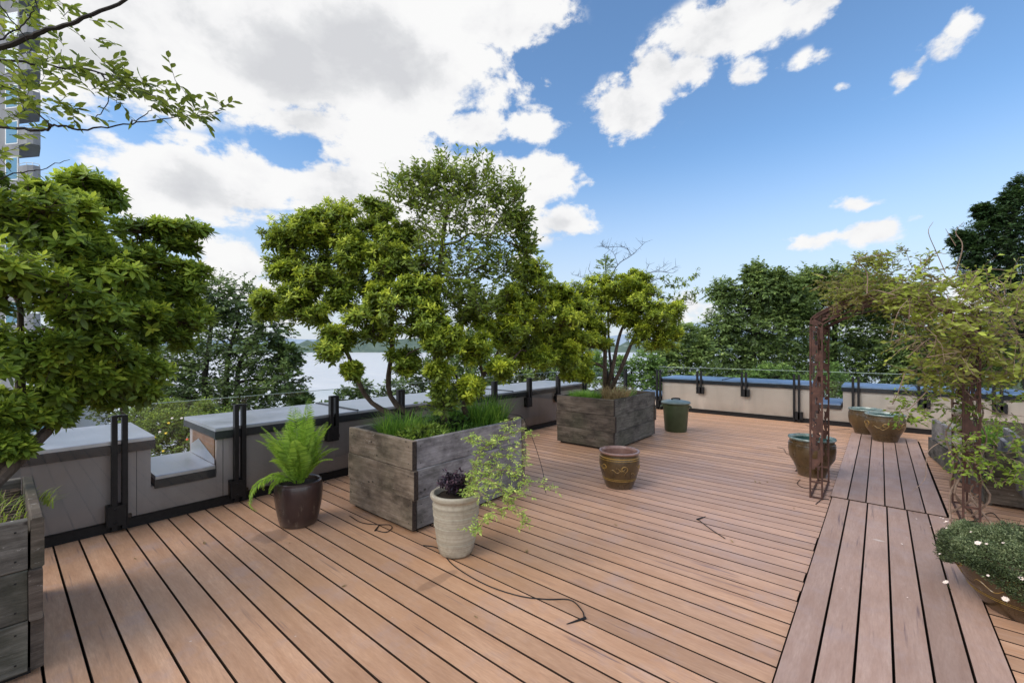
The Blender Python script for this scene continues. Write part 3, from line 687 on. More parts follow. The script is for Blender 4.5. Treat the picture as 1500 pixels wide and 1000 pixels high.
# ---------------------------------------------------------------- plank planters
def planter(label, x0, x1, y0, y1, H, mats, rows=3, soil=.10, group=None, mat_r=None, seed=1):
    random.seed(seed)
    lo = ((x0 + x1) / 2, (y0 + y1) / 2, 0); t_ = thing('wooden_planter', lo, label, 'planter', group); th = .045; h = (H - .03) / rows
    ml, mr = mats
    for side in ('s', 'n', 'w', 'e'):
        m = MB()
        for r in range(rows):
            z0 = .03 + r * h + (.003 if r else 0); z1 = .03 + (r + 1) * h
            e = (.0, .026, .004)[r % 3] + random.uniform(-.003, .003); j = random.uniform(-.004, .004)
            if side == 's':
                m.box(x0 - e * .5, x1 - .002 + e, y0 + j, y0 + th + j, z0, z1, ax=0, ch=.005, jit=.0012)
                g_ = MB(); g_.box(x1 - .002 + e, x1 + .003 + e, y0 + j + .002, y0 + th + j - .002, z0 + .005, z1 - .005, ax=2); g_.build('end_grain', M['endgrain'], t_, loc=lo)
                for nx in (x0 + .04, x1 - .05): 
                    for nz in (z0 + .05, z1 - .05): m.box(nx - .004, nx + .004, y0 + j - .0012, y0 + j + .002, nz - .004, nz + .004, mat=1, a=.5)
            if side == 'n': m.box(x0 - e * .5, x1 + e, y1 - th + j, y1 + j, z0, z1, ax=0, ch=.006, jit=.0012)
            if side == 'w': m.box(x0 + j, x0 + th + j, y0 + th + .003, y1 - th - .003, z0, z1, ax=1, ch=.006, jit=.0012)
            if side == 'e':
                m.box(x1 - th + j, x1 + j, y0 + th + .006, y1 - th - .006, z0, z1, ax=1, ch=.005, jit=.0012)
                for ny in (y0 + .09, y1 - .09):
                    for nz in (z0 + .05, z1 - .05): m.box(x1 + j - .002, x1 + j + .0012, ny - .004, ny + .004, nz - .004, nz + .004, mat=1, a=.5)
        m.build('side_panel', [ml if side in 'sn' else mr, M['black']], t_, loc=lo)
    for cx, cy in ((x0 + .07, y0 + .07), (x1 - .07, y0 + .07), (x0 + .07, y1 - .07), (x1 - .07, y1 - .07)):
        m = MB(); m.box(cx - .022, cx + .022, cy - .022, cy + .022, .0, H - .06, ax=2, ch=.003); m.build('corner_post', M['plank_dark'], t_, loc=lo)
    m = MB(); m.box(x0 + .04, x1 - .04, y0 + .04, y1 - .04, 0, .03, ax=0); m.build('base', M['void'], t_, loc=lo)
    m = MB(); N = 16; V = []; 
    for i in range(N + 1):
        for j in range(N + 1):
            V.append((x0 + th + (x1 - x0 - 2 * th) * i / N, y0 + th + (y1 - y0 - 2 * th) * j / N, H - soil + random.uniform(-.012, .02)))
    m.add(V, [(i * (N + 1) + j, (i + 1) * (N + 1) + j, (i + 1) * (N + 1) + j + 1, i * (N + 1) + j + 1) for i in range(N) for j in range(N)])
    m.build('soil', M['soil'], t_, smooth=True, loc=lo)
    return t_
planter('large weathered grey plank planter with trees in the middle of the deck', -3.985, -2.985, 2.245, 3.75, .775, (M['plank'], M['plank_grey']), seed=3)  # warm sunlit and cool unlit sides are put into the plank colours
planter('dark weathered plank planter beside the green bin', -4.04, -3.035, 5.93, 7.50, .77, (M['plank_dark'], M['plank_old']), seed=5)
planter('rough old plank planter at the left edge of the deck', -4.12, -3.085, -2.6, .15, .75, (M['plank_dark'], M['plank_old']), seed=8)
random.seed(11)
# patch panel on near planter handled by plank tint; wire mesh over its soil
mw = MB()
for i in range(14):
    mw.tube([(-4.05, -1.0 + i * .08, .70), (-3.16, -1.1 + i * .085, .705)], .0012, 3); mw.tube([(-4.05 + i * .066, -1.0, .702), (-4.0 + i * .066, .09, .708)], .0012, 3)
tag(mw.build('wire_mesh', M['twig'], loc=(-3.6, -.4, .7)), 'loose wire mesh laid over the soil of the left planter', 'wire mesh')

# right-hand broken planter
def broken_planter():
    lo = (1.6, 7.4, 0); t_ = thing('wooden_planter', lo, 'dilapidated dark plank planter with splayed side boards, right of the arch', 'planter')
    m = MB()
    for z0, z1 in ((.03, .29), (.295, .555)): m.box(.80, 3.4, 6.30, 6.345, z0, z1, ax=0, ch=.006, jit=.002)
    m.build('front_panel', M['plank_dark'], t_, loc=lo)
    for z0, z1, tx, ty, mat in ((.30, .565, .545, 8.38, 'plank_grey'), (.02, .275, .525, 8.62, 'plank_old')):
        a = np.array([.785, 6.34]); b = np.array([tx, ty]); d = nrm(b - a); nn_ = np.array([d[1], -d[0]]) * .04
        m = MB(); V = []
        for q in (a, b):
            for o, z in ((0, z0), (1, z0), (1, z1), (0, z1)): V.append((*(q + nn_ * o), z))
        m.add(V, [(3, 2, 1, 0), (4, 5, 6, 7), (0, 1, 5, 4), (1, 2, 6, 5), (2, 3, 7, 6), (3, 0, 4, 7)], random.random()); m.build('splayed_board', M[mat], t_, loc=lo)
    m = MB(); m.box(.80, .845, 6.36, 8.7, .03, .30, ax=1, ch=.004); m.box(.8, 3.4, 8.7, 8.745, .03, .56, ax=0, ch=.006); m.build('inner_panel', M['plank_dark'], t_, loc=lo)
    m = MB(); m.box(.79, .84, 6.33, 6.38, 0, .60, ax=2, ch=.004); m.build('corner_post', M['plank_dark'], t_, loc=lo)
    for (p, q, z) in (((1465, 640), (1520, 684), .56), ((1473, 626), (1530, 668), .58)):
        A = atz(*p, z); B = atz(*q, z); m = MB(); d = nrm(B - A); s_ = np.array([-d[1], d[0], 0]) * .02; V = []
        for e in (A, B):
            for o, zz_ in ((-1, .2), (1, .2), (1, z), (-1, z)): V.append((e[0] + s_[0] * o, e[1] + s_[1] * o, zz_))
        m.add(V, [(3, 2, 1, 0), (4, 5, 6, 7), (0, 1, 5, 4), (1, 2, 6, 5), (2, 3, 7, 6), (3, 0, 4, 7)], random.random()); m.build('divider_board', M['plank_grey'], t_, loc=lo)
    m = MB(); N = 14; V = []
    for i in range(N + 1):
        for j in range(N + 1): V.append((.845 + 2.5 * i / N, 6.345 + 2.35 * j / N, .34 + random.uniform(-.02, .04)))
    m.add(V, [(i * (N + 1) + j, (i + 1) * (N + 1) + j, (i + 1) * (N + 1) + j + 1, i * (N + 1) + j + 1) for i in range(N) for j in range(N)]); m.build('soil', M['soil'], t_, True, loc=lo)
broken_planter()

# ---------------------------------------------------------------- pots
def pot(label, loc, prof, body, rimprof=None, rim=None, soil=None, bands=(), motif=None, name='glazed_pot', cat='pot', group=None, wob=.004):
    t_ = thing(name, loc, label, cat, group)
    m = MB(); m.lathe(prof, 56, loc, wob=wob); m.build('pot_body', body, t_, True, loc=loc)
    if rimprof: m = MB(); m.lathe(rimprof, 56, loc, wob=wob); m.build('rim', rim, t_, True, loc=loc)
    for z, r, h, mat in bands:
        m = MB(); m.lathe([(r - .002, z - h), (r + .004, z - h * .4), (r + .004, z + h * .4), (r - .002, z + h)], 56, loc, wob=wob); m.build('band', mat, t_, True, loc=loc)
    if soil:
        m = MB(); r, z = soil; N = 24
        V = [(loc[0], loc[1], loc[2] + z + .01)] + [(loc[0] + r * q * math.cos(2 * PI * j / N), loc[1] + r * q * math.sin(2 * PI * j / N), loc[2] + z + random.uniform(-.006, .01)) for q in (.5, 1) for j in range(N)]
        m.add(V, [(0, 1 + j, 1 + (j + 1) % N) for j in range(N)] + [(1 + j, 1 + N + j, 1 + N + (j + 1) % N, 1 + (j + 1) % N) for j in range(N)]); m.build('soil', M['soil'], t_, True, loc=loc)
    if motif:
        rf, mat, seed, th0, zc, scale = motif; rr = random.Random(seed); m = MB()
        def on(th, z): r = rf(z) + .001; return (loc[0] + r * math.cos(th), loc[1] + r * math.sin(th), loc[2] + z)
        # raised curls (a hooked head with a trailing tail) and a few thin flowing strokes between them
        for n_ in range(6):
            m = MB(); a0 = th0 + n_ * 2 * PI / 6; k_ = scale * rr.uniform(.85, 1.15); sg = 1 if n_ % 2 else -1; dz = rr.uniform(-.012, .012)
            P = []
            for u in np.linspace(0, 1, 22):
                an_ = 5.4 * (1 - u) - .6; q = .034 * k_ * (1 - .35 * (1 - u)) if u < .72 else .034 * k_
                if u < .72: x_, z_ = q * math.cos(an_), q * math.sin(an_) + .03 * k_
                else: w_ = (u - .72) / .28; x_, z_ = x0_ + .016 * k_ * math.sin(w_ * 5), z0_ - .085 * k_ * w_
                if u < .72: x0_, z0_ = x_, z_
                P.append(on(a0 + sg * x_ / .2, zc + dz + z_))
            m.tube(P, np.concatenate([np.linspace(.002, .0052, 8), np.linspace(.0052, .0045, 6), np.linspace(.0045, .0012, 8)]) * scale, 6)
            m.build('relief_curl', mat, t_, True, loc=loc)
            for q_ in range(2):
                m = MB(); b0_ = a0 + .35 + q_ * .3; zz0 = zc + rr.uniform(-.04, .05) * scale
                m.tube([on(b0_ + .5 * u, zz0 + .016 * scale * math.sin(u * 7 + q_)) for u in np.linspace(0, 1, 12)], np.concatenate([np.linspace(.001, .003, 6), np.linspace(.003, .001, 6)]) * scale, 5)
                m.build('relief_stroke', mat, t_, True, loc=loc)
    return t_
def ginger(s, R=.235, H=.41, Rb=.155, Rr=.225):   # rounded jar profile
    return [(0.001, .012), (Rb * .96, .0), (Rb, .015), (Rb * 1.06, H * .10), (Rb * 1.22, H * .27), (R * .955, H * .48), (R, H * .68), (R * .985, H * .82), (R * .93, H * .91), (Rr * .97, H * .945)]
def prof_r(prof):
    zs = [p[1] for p in prof[1:]]; rs = [p[0] for p in prof[1:]]
    return lambda z: float(np.interp(z, zs, rs))
# dragon pot, centre of the deck
def dragon_pot(label, loc, R, H, Rb, rimmat, body, motifmat, seed, inner, water=None, th0=0, group=None, mo=True, bandmat=None, squash=1):
    pf = ginger(0, R, H, Rb, R * .97); rf = prof_r(pf); Rr = R * .97
    rim = [(Rr * .96, H * .93), (Rr * 1.02, H * .95), (Rr * 1.045, H * .975), (Rr * 1.03, H), (Rr * .93, H * 1.0), (Rr * .90, H * .975), (Rr * .885, H * .93)]
    t_ = pot(label, loc, pf, body, rim, rimmat, bands=[(H * .85, rf(H * .85), .007, bandmat), (H * .80, rf(H * .80), .004, bandmat), (H * .25, rf(H * .25), .005, bandmat), (H * .29, rf(H * .29), .003, bandmat)] if bandmat else (),
             motif=(rf, motifmat, seed, th0, H * .55, R / .23) if mo else None, group=group)
    m = MB(); m.lathe([(Rr * .89, H * .94), (R * .9, H * .7), (R * .85, H * .45), (R * .6, H * .22), (.001, H * .2)], 40, loc); m.build('inner_wall', inner, t_, True, loc=loc)
    return t_
g3 = lambda px, py: tuple(atz(px, py, 0)[:2]) + (0.0,)
dragon_pot('brown glazed dragon jar with pinkish rim, empty, alone in the middle of the deck', (-2.245, 4.53, 0), .222, .405, .152, M['glaze_rim'], M['glaze_brown'], M['glaze_gold'], 3, M['glaze_rim'], th0=-1.9, bandmat=M['glaze_gold'])
M['teal_inner'] = glaze('dark_teal_glaze', (.015, .05, .05), (.05, .12, .11), .2)
tp = dragon_pot('brown glazed jar with teal rim standing behind the left post of the arch', (-.64, 6.42, 0), .245, .465, .145, M['glaze_teal'], M['glaze_brown'], M['glaze_gold'], 4, M['teal_inner'], th0=-2.2, bandmat=M['glaze_deep'], mo=False)
dragon_pot('rear of the two teal rimmed jars by the far wall, plain and half hidden', (-.20, 10.02, .0), .25, .46, .155, M['glaze_teal'], M['glaze_brown'], M['glaze_gold'], 5, M['teal_inner'], th0=.4, mo=False, bandmat=M['glaze_deep'])
dragon_pot('front of the two teal rimmed jars by the far wall, with swirling dragon relief', (.06, 9.42, .02), .262, .445, .16, M['glaze_teal'], M['glaze_brown'], M['glaze_gold'], 6, M['teal_inner'], th0=-2.6, bandmat=M['glaze_deep'])
# cream pot
CP = (-2.475, 2.27, 0)
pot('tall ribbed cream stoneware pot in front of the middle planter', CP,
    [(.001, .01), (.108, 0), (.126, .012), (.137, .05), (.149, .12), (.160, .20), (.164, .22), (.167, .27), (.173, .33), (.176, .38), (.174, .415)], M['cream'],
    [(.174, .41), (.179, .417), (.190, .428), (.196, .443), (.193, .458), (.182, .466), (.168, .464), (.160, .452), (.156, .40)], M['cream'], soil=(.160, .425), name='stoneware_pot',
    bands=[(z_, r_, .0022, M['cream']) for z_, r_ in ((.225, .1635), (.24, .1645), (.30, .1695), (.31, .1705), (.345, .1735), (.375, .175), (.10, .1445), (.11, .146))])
# fern pot
FP = (-3.955, 1.745, 0)
pot('dark brown glazed round pot holding the fern, by the lake side wall', FP,
    [(.001, .01), (.135, 0), (.15, .01), (.165, .06), (.182, .15), (.194, .24), (.197, .30), (.194, .345), (.188, .365)], M['glaze_dark'],
    [(.188, .362), (.186, .378), (.176, .385), (.163, .38), (.158, .36), (.158, .33)], M['glaze_dark'], soil=(.163, .35), wob=.006)
# big bowl with ground cover at the right edge
BP = tuple(at(1508, 700, 2.57)[:2]) + (0.0,)
pfb = [(r_, z_ * .9) for r_, z_ in [(.001, .01), (.18, 0), (.195, .012), (.222, .06), (.275, .15), (.312, .24), (.332, .32), (.336, .36)]]
pot('large dark olive glazed bowl with golden swirls at the right edge of the deck', BP, pfb, M['glaze_deep'],
    [(.334, .318), (.346, .333), (.346, .346), (.33, .353), (.31, .346), (.30, .315)], M['glaze_deep'], soil=(.31, .32),
    bands=[(.10, .251, .003, M['glaze_gold']), (.113, .260, .002, M['glaze_gold'])], motif=(prof_r(pfb), M['glaze_gold'], 9, -2.9, .21, 1.25))

# bin
BN = (-2.905, 8.16, 0)
t_ = thing('rubbish_bin', BN, 'green plastic dustbin with grey lid beside the dark planter', 'bin')
m = MB(); m.lathe([(.001, .012), (.185, .0), (.19, .008), (.192, .03), (.196, .035), (.225, .44), (.232, .445), (.232, .50), (.238, .51), (.238, .535)], 48, BN); m.build('bin_body', M['bin'], t_, True, loc=BN)
m = MB(); m.lathe([(.245, .515), (.258, .52), (.258, .535), (.245, .55), (.15, .572), (.06, .58), (.001, .582)], 48, BN); m.build('lid', M['lid'], t_, True, loc=BN)
m = MB(); m.tube(bez([(BN[0] - .055, BN[1] - .04, .575), (BN[0] - .05, BN[1] - .036, .60), (BN[0] + .05, BN[1] + .036, .60), (BN[0] + .055, BN[1] + .04, .575)], 5), .014, 8); m.build('lid_handle', M['black'], t_, True, loc=BN)
for s_ in (-1, 1):
    a = math.radians(200 if s_ < 0 else 20); u = np.array([math.cos(a), math.sin(a)]); q = np.array([-u[1], u[0]])
    P = [(BN[0] + u[0] * r + q[0] * o, BN[1] + u[1] * r + q[1] * o, z) for r, o, z in ((.225, -.07, .47), (.262, -.06, .45), (.268, 0, .44), (.262, .06, .45), (.225, .07, .47))]
    m = MB(); m.tube(bez(P, 4), .012, 8); m.build('side_handle', M['bin'], t_, True, loc=BN)

# ---------------------------------------------------------------- garden arch
def arch():
    lo = (.05, 5.82, 0); t_ = thing('garden_arch', lo, 'rusty cut-metal garden arch spanning the walkway', 'arch')
    Y0_, Y1_ = 5.46, 6.20; 
    out = [(-.555, 1.80), (-.54, 1.865), (-.43, 1.945), (-.22, 2.035), (.05, 2.075), (.32, 2.035), (.53, 1.945), (.64, 1.865), (.655, 1.80)]
    inn = [(-.455, 1.76), (-.44, 1.80), (-.35, 1.855), (-.18, 1.93), (.05, 1.965), (.28, 1.93), (.45, 1.855), (.54, 1.80), (.555, 1.76)]
    def plate(P0, P1, nu, nv, holes, a0=0):
        """filigree sheet: grid with ragged leaf-shaped holes; P0(v), P1(v) border curves"""
        m = MB(); V = []; rng = random.Random(a0); th = .0
        for j in range(nv + 1):
            A = np.array(P0(j / nv)); B = np.array(P1(j / nv))
            for i in range(nu + 1):
                q = A + (B - A) * (i / nu)
                if 0 < i < nu and 0 < j < nv: q = q + (B - A) / nu * rng.uniform(-.35, .35) + (np.array(P0(min(1, (j + .35) / nv))) - A) * rng.uniform(-1, 1)
                V.append(q)
        dead = set()
        for _ in range(holes):
            i, j = rng.randint(0, nu - 1), rng.randint(0, nv - 2)
            for dj in range(rng.randint(1, 3)): dead.add((i, j + dj))
        Fs = [(j * (nu + 1) + i, j * (nu + 1) + i + 1, (j + 1) * (nu + 1) + i + 1, (j + 1) * (nu + 1) + i) for i in range(nu) for j in range(nv) if (i, j) not in dead]
        m.add(V, Fs)
        return m
    for side, xo, xi in ((0, -.555, -.455), (1, .655, .555)):
        for x in (xo, xi):
            for y in (Y0_, Y1_):
                m = MB(); m.box(x - .008, x + .008, y - .008, y + .008, 0, 1.78, ax=2, ch=.002); m.build('upright', M['rust'], t_, loc=lo)
        m = MB()
        for y in (Y0_, Y1_):
            m.box(min(xo, xi), max(xo, xi), y - .007, y + .007, .005, .02, ax=0); m.box(min(xo, xi), max(xo, xi), y - .007, y + .007, .165, .18, ax=0)
        for x in (xo, xi): m.box(x - .007, x + .007, Y0_, Y1_, .006, .021, ax=1)
        m.build('foot_frame', M['rust'], t_, loc=lo)
        for y, sd_ in ((Y0_, 1), (Y1_, 2)):
            m = plate(lambda v, y=y: (xo, y, .30 + 1.48 * v), lambda v, y=y: (xi, y, .30 + 1.48 * v), 5, 54, 70, side * 10 + sd_); o = m.build('filigree_panel', M['rust'], t_, loc=lo)
            md = o.modifiers.new('solid', 'SOLIDIFY'); md.thickness = .003
        m = plate(lambda v: (xo, Y0_, .42 + 1.36 * v), lambda v: (xo, Y1_, .42 + 1.36 * v), 16, 44, 260, side * 10 + 5); o = m.build('filigree_panel', M['rust'], t_, loc=lo)
        md = o.modifiers.new('solid', 'SOLIDIFY'); md.thickness = .003
    O = bez([(a, 0, b) for a, b in out], 4); I = bez([(a, 0, b) for a, b in inn], 4); n = len(O)
    f = lambda C, y: (lambda v: (C[min(n - 1, int(round(v * (n - 1))))][0], y, C[min(n - 1, int(round(v * (n - 1))))][2]))
    for y, s_ in ((Y0_, 31), (Y1_, 32)):
        m = plate(f(O, y), f(I, y), 5, n - 1, 55, s_); o = m.build('filigree_panel', M['rust'], t_, loc=lo); md = o.modifiers.new('solid', 'SOLIDIFY'); md.thickness = .003
    m = plate(f(O, Y0_), f(O, Y1_), 16, n - 1, 190, 33); o = m.build('roof_panel', M['rust'], t_, loc=lo); md = o.modifiers.new('solid', 'SOLIDIFY'); md.thickness = .003
    m = MB()
    for y in (Y0_, Y1_):
        m.tube([(p[0], y, p[2]) for p in O], .008, 5); m.tube([(p[0], y, p[2]) for p in I], .008, 5)
    for i in range(0, n, 4): m.tube([(O[i][0], Y0_, O[i][2]), (O[i][0], Y1_, O[i][2])], .006, 5)
    m.build('roof_frame', M['rust'], t_, loc=lo)
arch()

# ================================================================= PLANTS ON THE TERRACE
def z_at(px, py, d): return at(px, py, d)
# left foreground shrub
ms = masses_px([(30, 305, 66, 2.75), (100, 330, 50, 3.0), (134, 285, 32, 3.3), (90, 385, 62, 2.9), (15, 420, 75, 2.5), (195, 372, 50, 3.4), (262, 345, 34, 3.6), (258, 415, 44, 3.6),
                (180, 440, 58, 3.1), (105, 485, 60, 2.75), (240, 480, 46, 3.4), (35, 530, 58, 2.6), (150, 540, 48, 2.95), (100, 560, 38, 2.8), (12, 600, 38, 2.55), (196, 540, 38, 3.15), (165, 575, 26, 3.1), (60, 590, 26, 2.9), (275, 465, 30, 3.7), (15, 650, 18, 2.5), (80, 605, 20, 2.75), (-25, 610, 36, 2.5), (205, 575, 18, 3.2)])
b0 = np.array([-3.72, -.12, .66])
tree('evergreen_shrub', b0, 'large deep green shrub with whorled leaves in the planter at the left edge', 'shrub', ms, rosette_crown, M['shrub_deep'], M['bark'],
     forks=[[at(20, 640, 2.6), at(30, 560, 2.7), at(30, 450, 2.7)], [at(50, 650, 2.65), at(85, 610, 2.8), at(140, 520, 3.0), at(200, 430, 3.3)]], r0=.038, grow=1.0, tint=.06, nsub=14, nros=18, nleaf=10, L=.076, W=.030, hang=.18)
# tree whose branch hangs into the upper left corner: its trunk stands in the same planter, out of the picture
def overhang():
    b = np.array([-3.65, -1.75, .66]); t_ = thing('overhanging_tree', tuple(b), 'slender tree reaching in over the top left corner with pale green leaves', 'tree')
    w_ = MB(); l = MB()
    top = np.array([-3.0, -1.3, 2.9]); w_.tube(bez([b, (-3.5, -1.7, 1.6), (-3.2, -1.5, 2.3), top], 6), np.linspace(.05, .028, 19), 8)
    D = 2.35
    lines = [([(-260, 140), (0, 68), (60, 48), (110, 30), (183, 0), (240, -40)], .016, .005, 2.1), ([(-200, 75), (0, 88), (60, 95), (140, 105), (190, 118), (235, 128)], .009, .002, 2.3),
             ([(-240, 200), (0, 187), (62, 192), (80, 183), (120, 190), (180, 183), (250, 173), (328, 163)], .010, .0016, 2.35), ([(-150, 80), (0, 125), (35, 147), (74, 184)], .006, .004, 2.34),
             ([(150, 108), (160, 140), (152, 160), (140, 176)], .003, .002, 2.33), ([(140, 106), (185, 130), (240, 145), (238, 168)], .003, .0015, 2.33), ([(190, 182), (215, 165), (228, 150)], .003, .0012, 2.35),
             ([(-140, 300), (20, 255), (60, 248), (104, 235)], .006, .0015, 2.5), ([(0, 60), (30, 40), (50, 10), (55, -20)], .004, .002, 2.1), ([(0, 10), (40, 60), (48, 85)], .003, .001, 2.0)]
    tips = []
    for pts, ra, rb, d in lines:
        P = bez([at(x, y, d + .05 * math.sin(x * .05)) for x, y in pts], 6)
        if pts[0][0] < -100: P = np.concatenate([bez([top, top + (P[0] - top) * .5 + [0, 0, .08], P[0]], 4)[:-1], P])
        P = P + RNG.normal(size=P.shape) * .004
        w_.tube(P, np.linspace(ra, rb, len(P)), 6)
    def spray(px, py, rx, ry, n, d=2.3, L=.05):
        for _ in range(n):
            x, y = px + random.gauss(0, .5) * rx, py + random.gauss(0, .5) * ry; dd = d + random.uniform(-.2, .2)
            p = at(x, y, dd); q = nrm([random.gauss(.3, .6), random.gauss(.2, .6), random.gauss(.25, .5)]); ln = random.uniform(.06, .13)
            w_.sticks([p], [p + q * ln], .0015, .0008)
            k = random.randint(4, 7)
            for i in range(k):
                u = (i + .5) / k; s_ = np.cross(q, [0, 0, 1]); s_ = s_ / (np.linalg.norm(s_) + 1e-6) * (1 if i % 2 else -1)
                dd_ = q * .8 + s_ * .7 + RNG.normal(size=3) * .25
                l.leaves([p + q * ln * u], np.array([dd_]), np.array([[0, 0, 1.]]) + RNG.normal(size=(1, 3)) * .5, L * random.uniform(.7, 1.2), L * .46, random.gauss(.62 - .0016 * max(0, x), .2), True, .25)
    for a in [(30, 95, 60, 40, 26), (20, 45, 40, 30, 10), (-60, 90, 90, 80, 30), (80, 90, 40, 26, 10), (30, 140, 50, 30, 13), (75, 165, 40, 18, 8), (20, 185, 30, 30, 8), (125, 105, 34, 16, 8, 2.3), (170, 118, 36, 16, 10), (215, 128, 30, 14, 6), (175, 135, 26, 16, 6),
              (200, 150, 40, 14, 8), (245, 155, 26, 20, 8), (265, 165, 24, 14, 8), (285, 168, 20, 10, 5), (322, 163, 8, 4, 2), (90, 25, 50, 18, 6), (60, 5, 50, 16, 8), (105, 170, 24, 12, 5), (150, 155, 14, 10, 2), (5, 232, 20, 14, 4), (115, 60, 24, 12, 4), (255, 118, 10, 6, 2)]:
        spray(a[0], a[1], a[2], a[3], a[4], a[5] if len(a) > 5 else 2.3)
    w_.build('trunk', M['bark_dark'], t_, True, loc=b); l.build('foliage', M['overhang'], t_, loc=b)
overhang()
# middle planter: three stems
ms = masses_px([(428, 345, 38, 4.6), (500, 335, 42, 4.6), (556, 322, 34, 4.8), (470, 390, 52, 4.5), (415, 400, 32, 4.5), (400, 450, 27, 4.4), (528, 410, 42, 4.9), (590, 395, 40, 4.4), (450, 455, 34, 4.3), (492, 510, 30, 4.15),
                (545, 485, 46, 4.3), (606, 470, 44, 4.2), (570, 440, 36, 4.3), (592, 530, 24, 4.3), (515, 545, 14, 4.15), (520, 370, 30, 4.4), (580, 350, 30, 4.6), (455, 345, 30, 4.4), (440, 420, 28, 4.3), (500, 440, 34, 4.4), (560, 390, 34, 4.4), (470, 320, 22, 4.6), (385, 440, 12, 4.4), (610, 430, 34, 4.2), (640, 500, 22, 4.1)])
bA = np.array([-3.74, 3.05, .69])
tree('evergreen_shrub', bA, 'rounded yellow-green shrub on two leaning stems in the left half of the middle planter', 'shrub', ms, rosette_crown, M['shrub'], M['bark'],
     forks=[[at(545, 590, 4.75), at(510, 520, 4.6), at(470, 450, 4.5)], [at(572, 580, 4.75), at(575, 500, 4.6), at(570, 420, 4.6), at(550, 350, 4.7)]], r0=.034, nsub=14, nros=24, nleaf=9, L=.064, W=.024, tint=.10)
bB = np.array([-3.35, 3.35, .69])
msB = masses_px([(742, 440, 38, 4.9), (785, 420, 38, 5.2), (770, 480, 40, 5.1), (812, 475, 36, 5.4), (735, 490, 30, 4.8), (815, 430, 26, 5.5), (790, 525, 24, 5.2), (822, 520, 24, 5.5), (700, 470, 30, 4.7), (835, 545, 12, 5.6), (755, 455, 36, 5.3), (835, 455, 30, 5.7), (800, 500, 30, 5.6), (760, 515, 24, 5.3), (775, 400, 22, 5.3), (842, 500, 22, 5.8), (655, 495, 28, 4.2), (700, 515, 28, 4.35), (645, 550, 20, 4.15), (690, 568, 20, 4.25), (730, 540, 20, 4.4), (625, 470, 22, 4.2)])
tree('evergreen_shrub', bB, 'yellow-green shrub leaning right out of the middle planter towards the dark planter', 'shrub', msB, rosette_crown, M['shrub_yellow'], M['bark'],
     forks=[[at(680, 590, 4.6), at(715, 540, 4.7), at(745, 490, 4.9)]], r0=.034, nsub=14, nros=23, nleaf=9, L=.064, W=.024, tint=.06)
bC = np.array([-3.42, 3.02, .69])
msC = masses_px([(600, 300, 34, 4.5), (622, 268, 22, 4.6), (660, 275, 32, 4.6), (700, 285, 34, 4.6), (742, 300, 26, 4.7), (650, 330, 44, 4.5), (710, 345, 42, 4.6), (768, 365, 18, 4.8), (755, 330, 20, 4.8), (625, 390, 36, 4.4), (680, 400, 42, 4.5), (730, 395, 28, 4.7),
                 (655, 455, 34, 4.4), (700, 450, 30, 4.5), (650, 590, 18, 4.2)])
tree('feathery_tree', bC, 'taller feathery green tree with fine upright shoots in the centre of the middle planter', 'tree', msC, spray_crown, M['feather'], M['bark'],
     forks=[[at(640, 560, 4.45), at(640, 450, 4.5), at(650, 340, 4.55), at(660, 280, 4.6)]], r0=.04, nshoot=66, nl=14, L=.056, W=.024, upb=.75, length=1.75, fine=True)
# dark planter
bD = np.array([-3.62, 6.75, .69])
msD = masses_px([(845, 440, 34, 7.0), (868, 462, 26, 6.9), (840, 485, 26, 6.8), (865, 505, 24, 6.7), (848, 532, 18, 6.6), (885, 425, 26, 7.2), (915, 435, 30, 7.2), (945, 440, 28, 7.1), (968, 470, 26, 7.1), (950, 495, 24, 6.9), (975, 500, 18, 7.0), (925, 465, 18, 7.3), (900, 455, 24, 7.2), (858, 550, 10, 6.6), (940, 415, 16, 7.2), (870, 430, 26, 7.0), (900, 420, 20, 6.9), (930, 445, 24, 6.9), (980, 455, 20, 7.1), (985, 485, 16, 7.0), (960, 465, 24, 6.8), (850, 460, 26, 6.7), (925, 410, 18, 7.1), (880, 500, 15, 6.8), (876, 478, 20, 6.8), (835, 510, 22, 6.6), (915, 470, 18, 7.0), (940, 482, 18, 7.0)])
tree('evergreen_shrub', bD, 'bright yellow-green shrub with a rounded crown in the dark planter', 'shrub', msD, rosette_crown, M['shrub_yellow'], M['bark'],
     forks=[[at(886, 540, 7.0), at(884, 480, 7.0), at(860, 450, 7.0)], [at(897, 540, 7.0), at(908, 490, 7.1), at(925, 450, 7.2)], [at(905, 550, 7.0), at(935, 480, 7.1), at(955, 455, 7.1)]], r0=.042, nsub=12, nros=19, nleaf=8, L=.072, W=.026, tint=.1, fine=False)
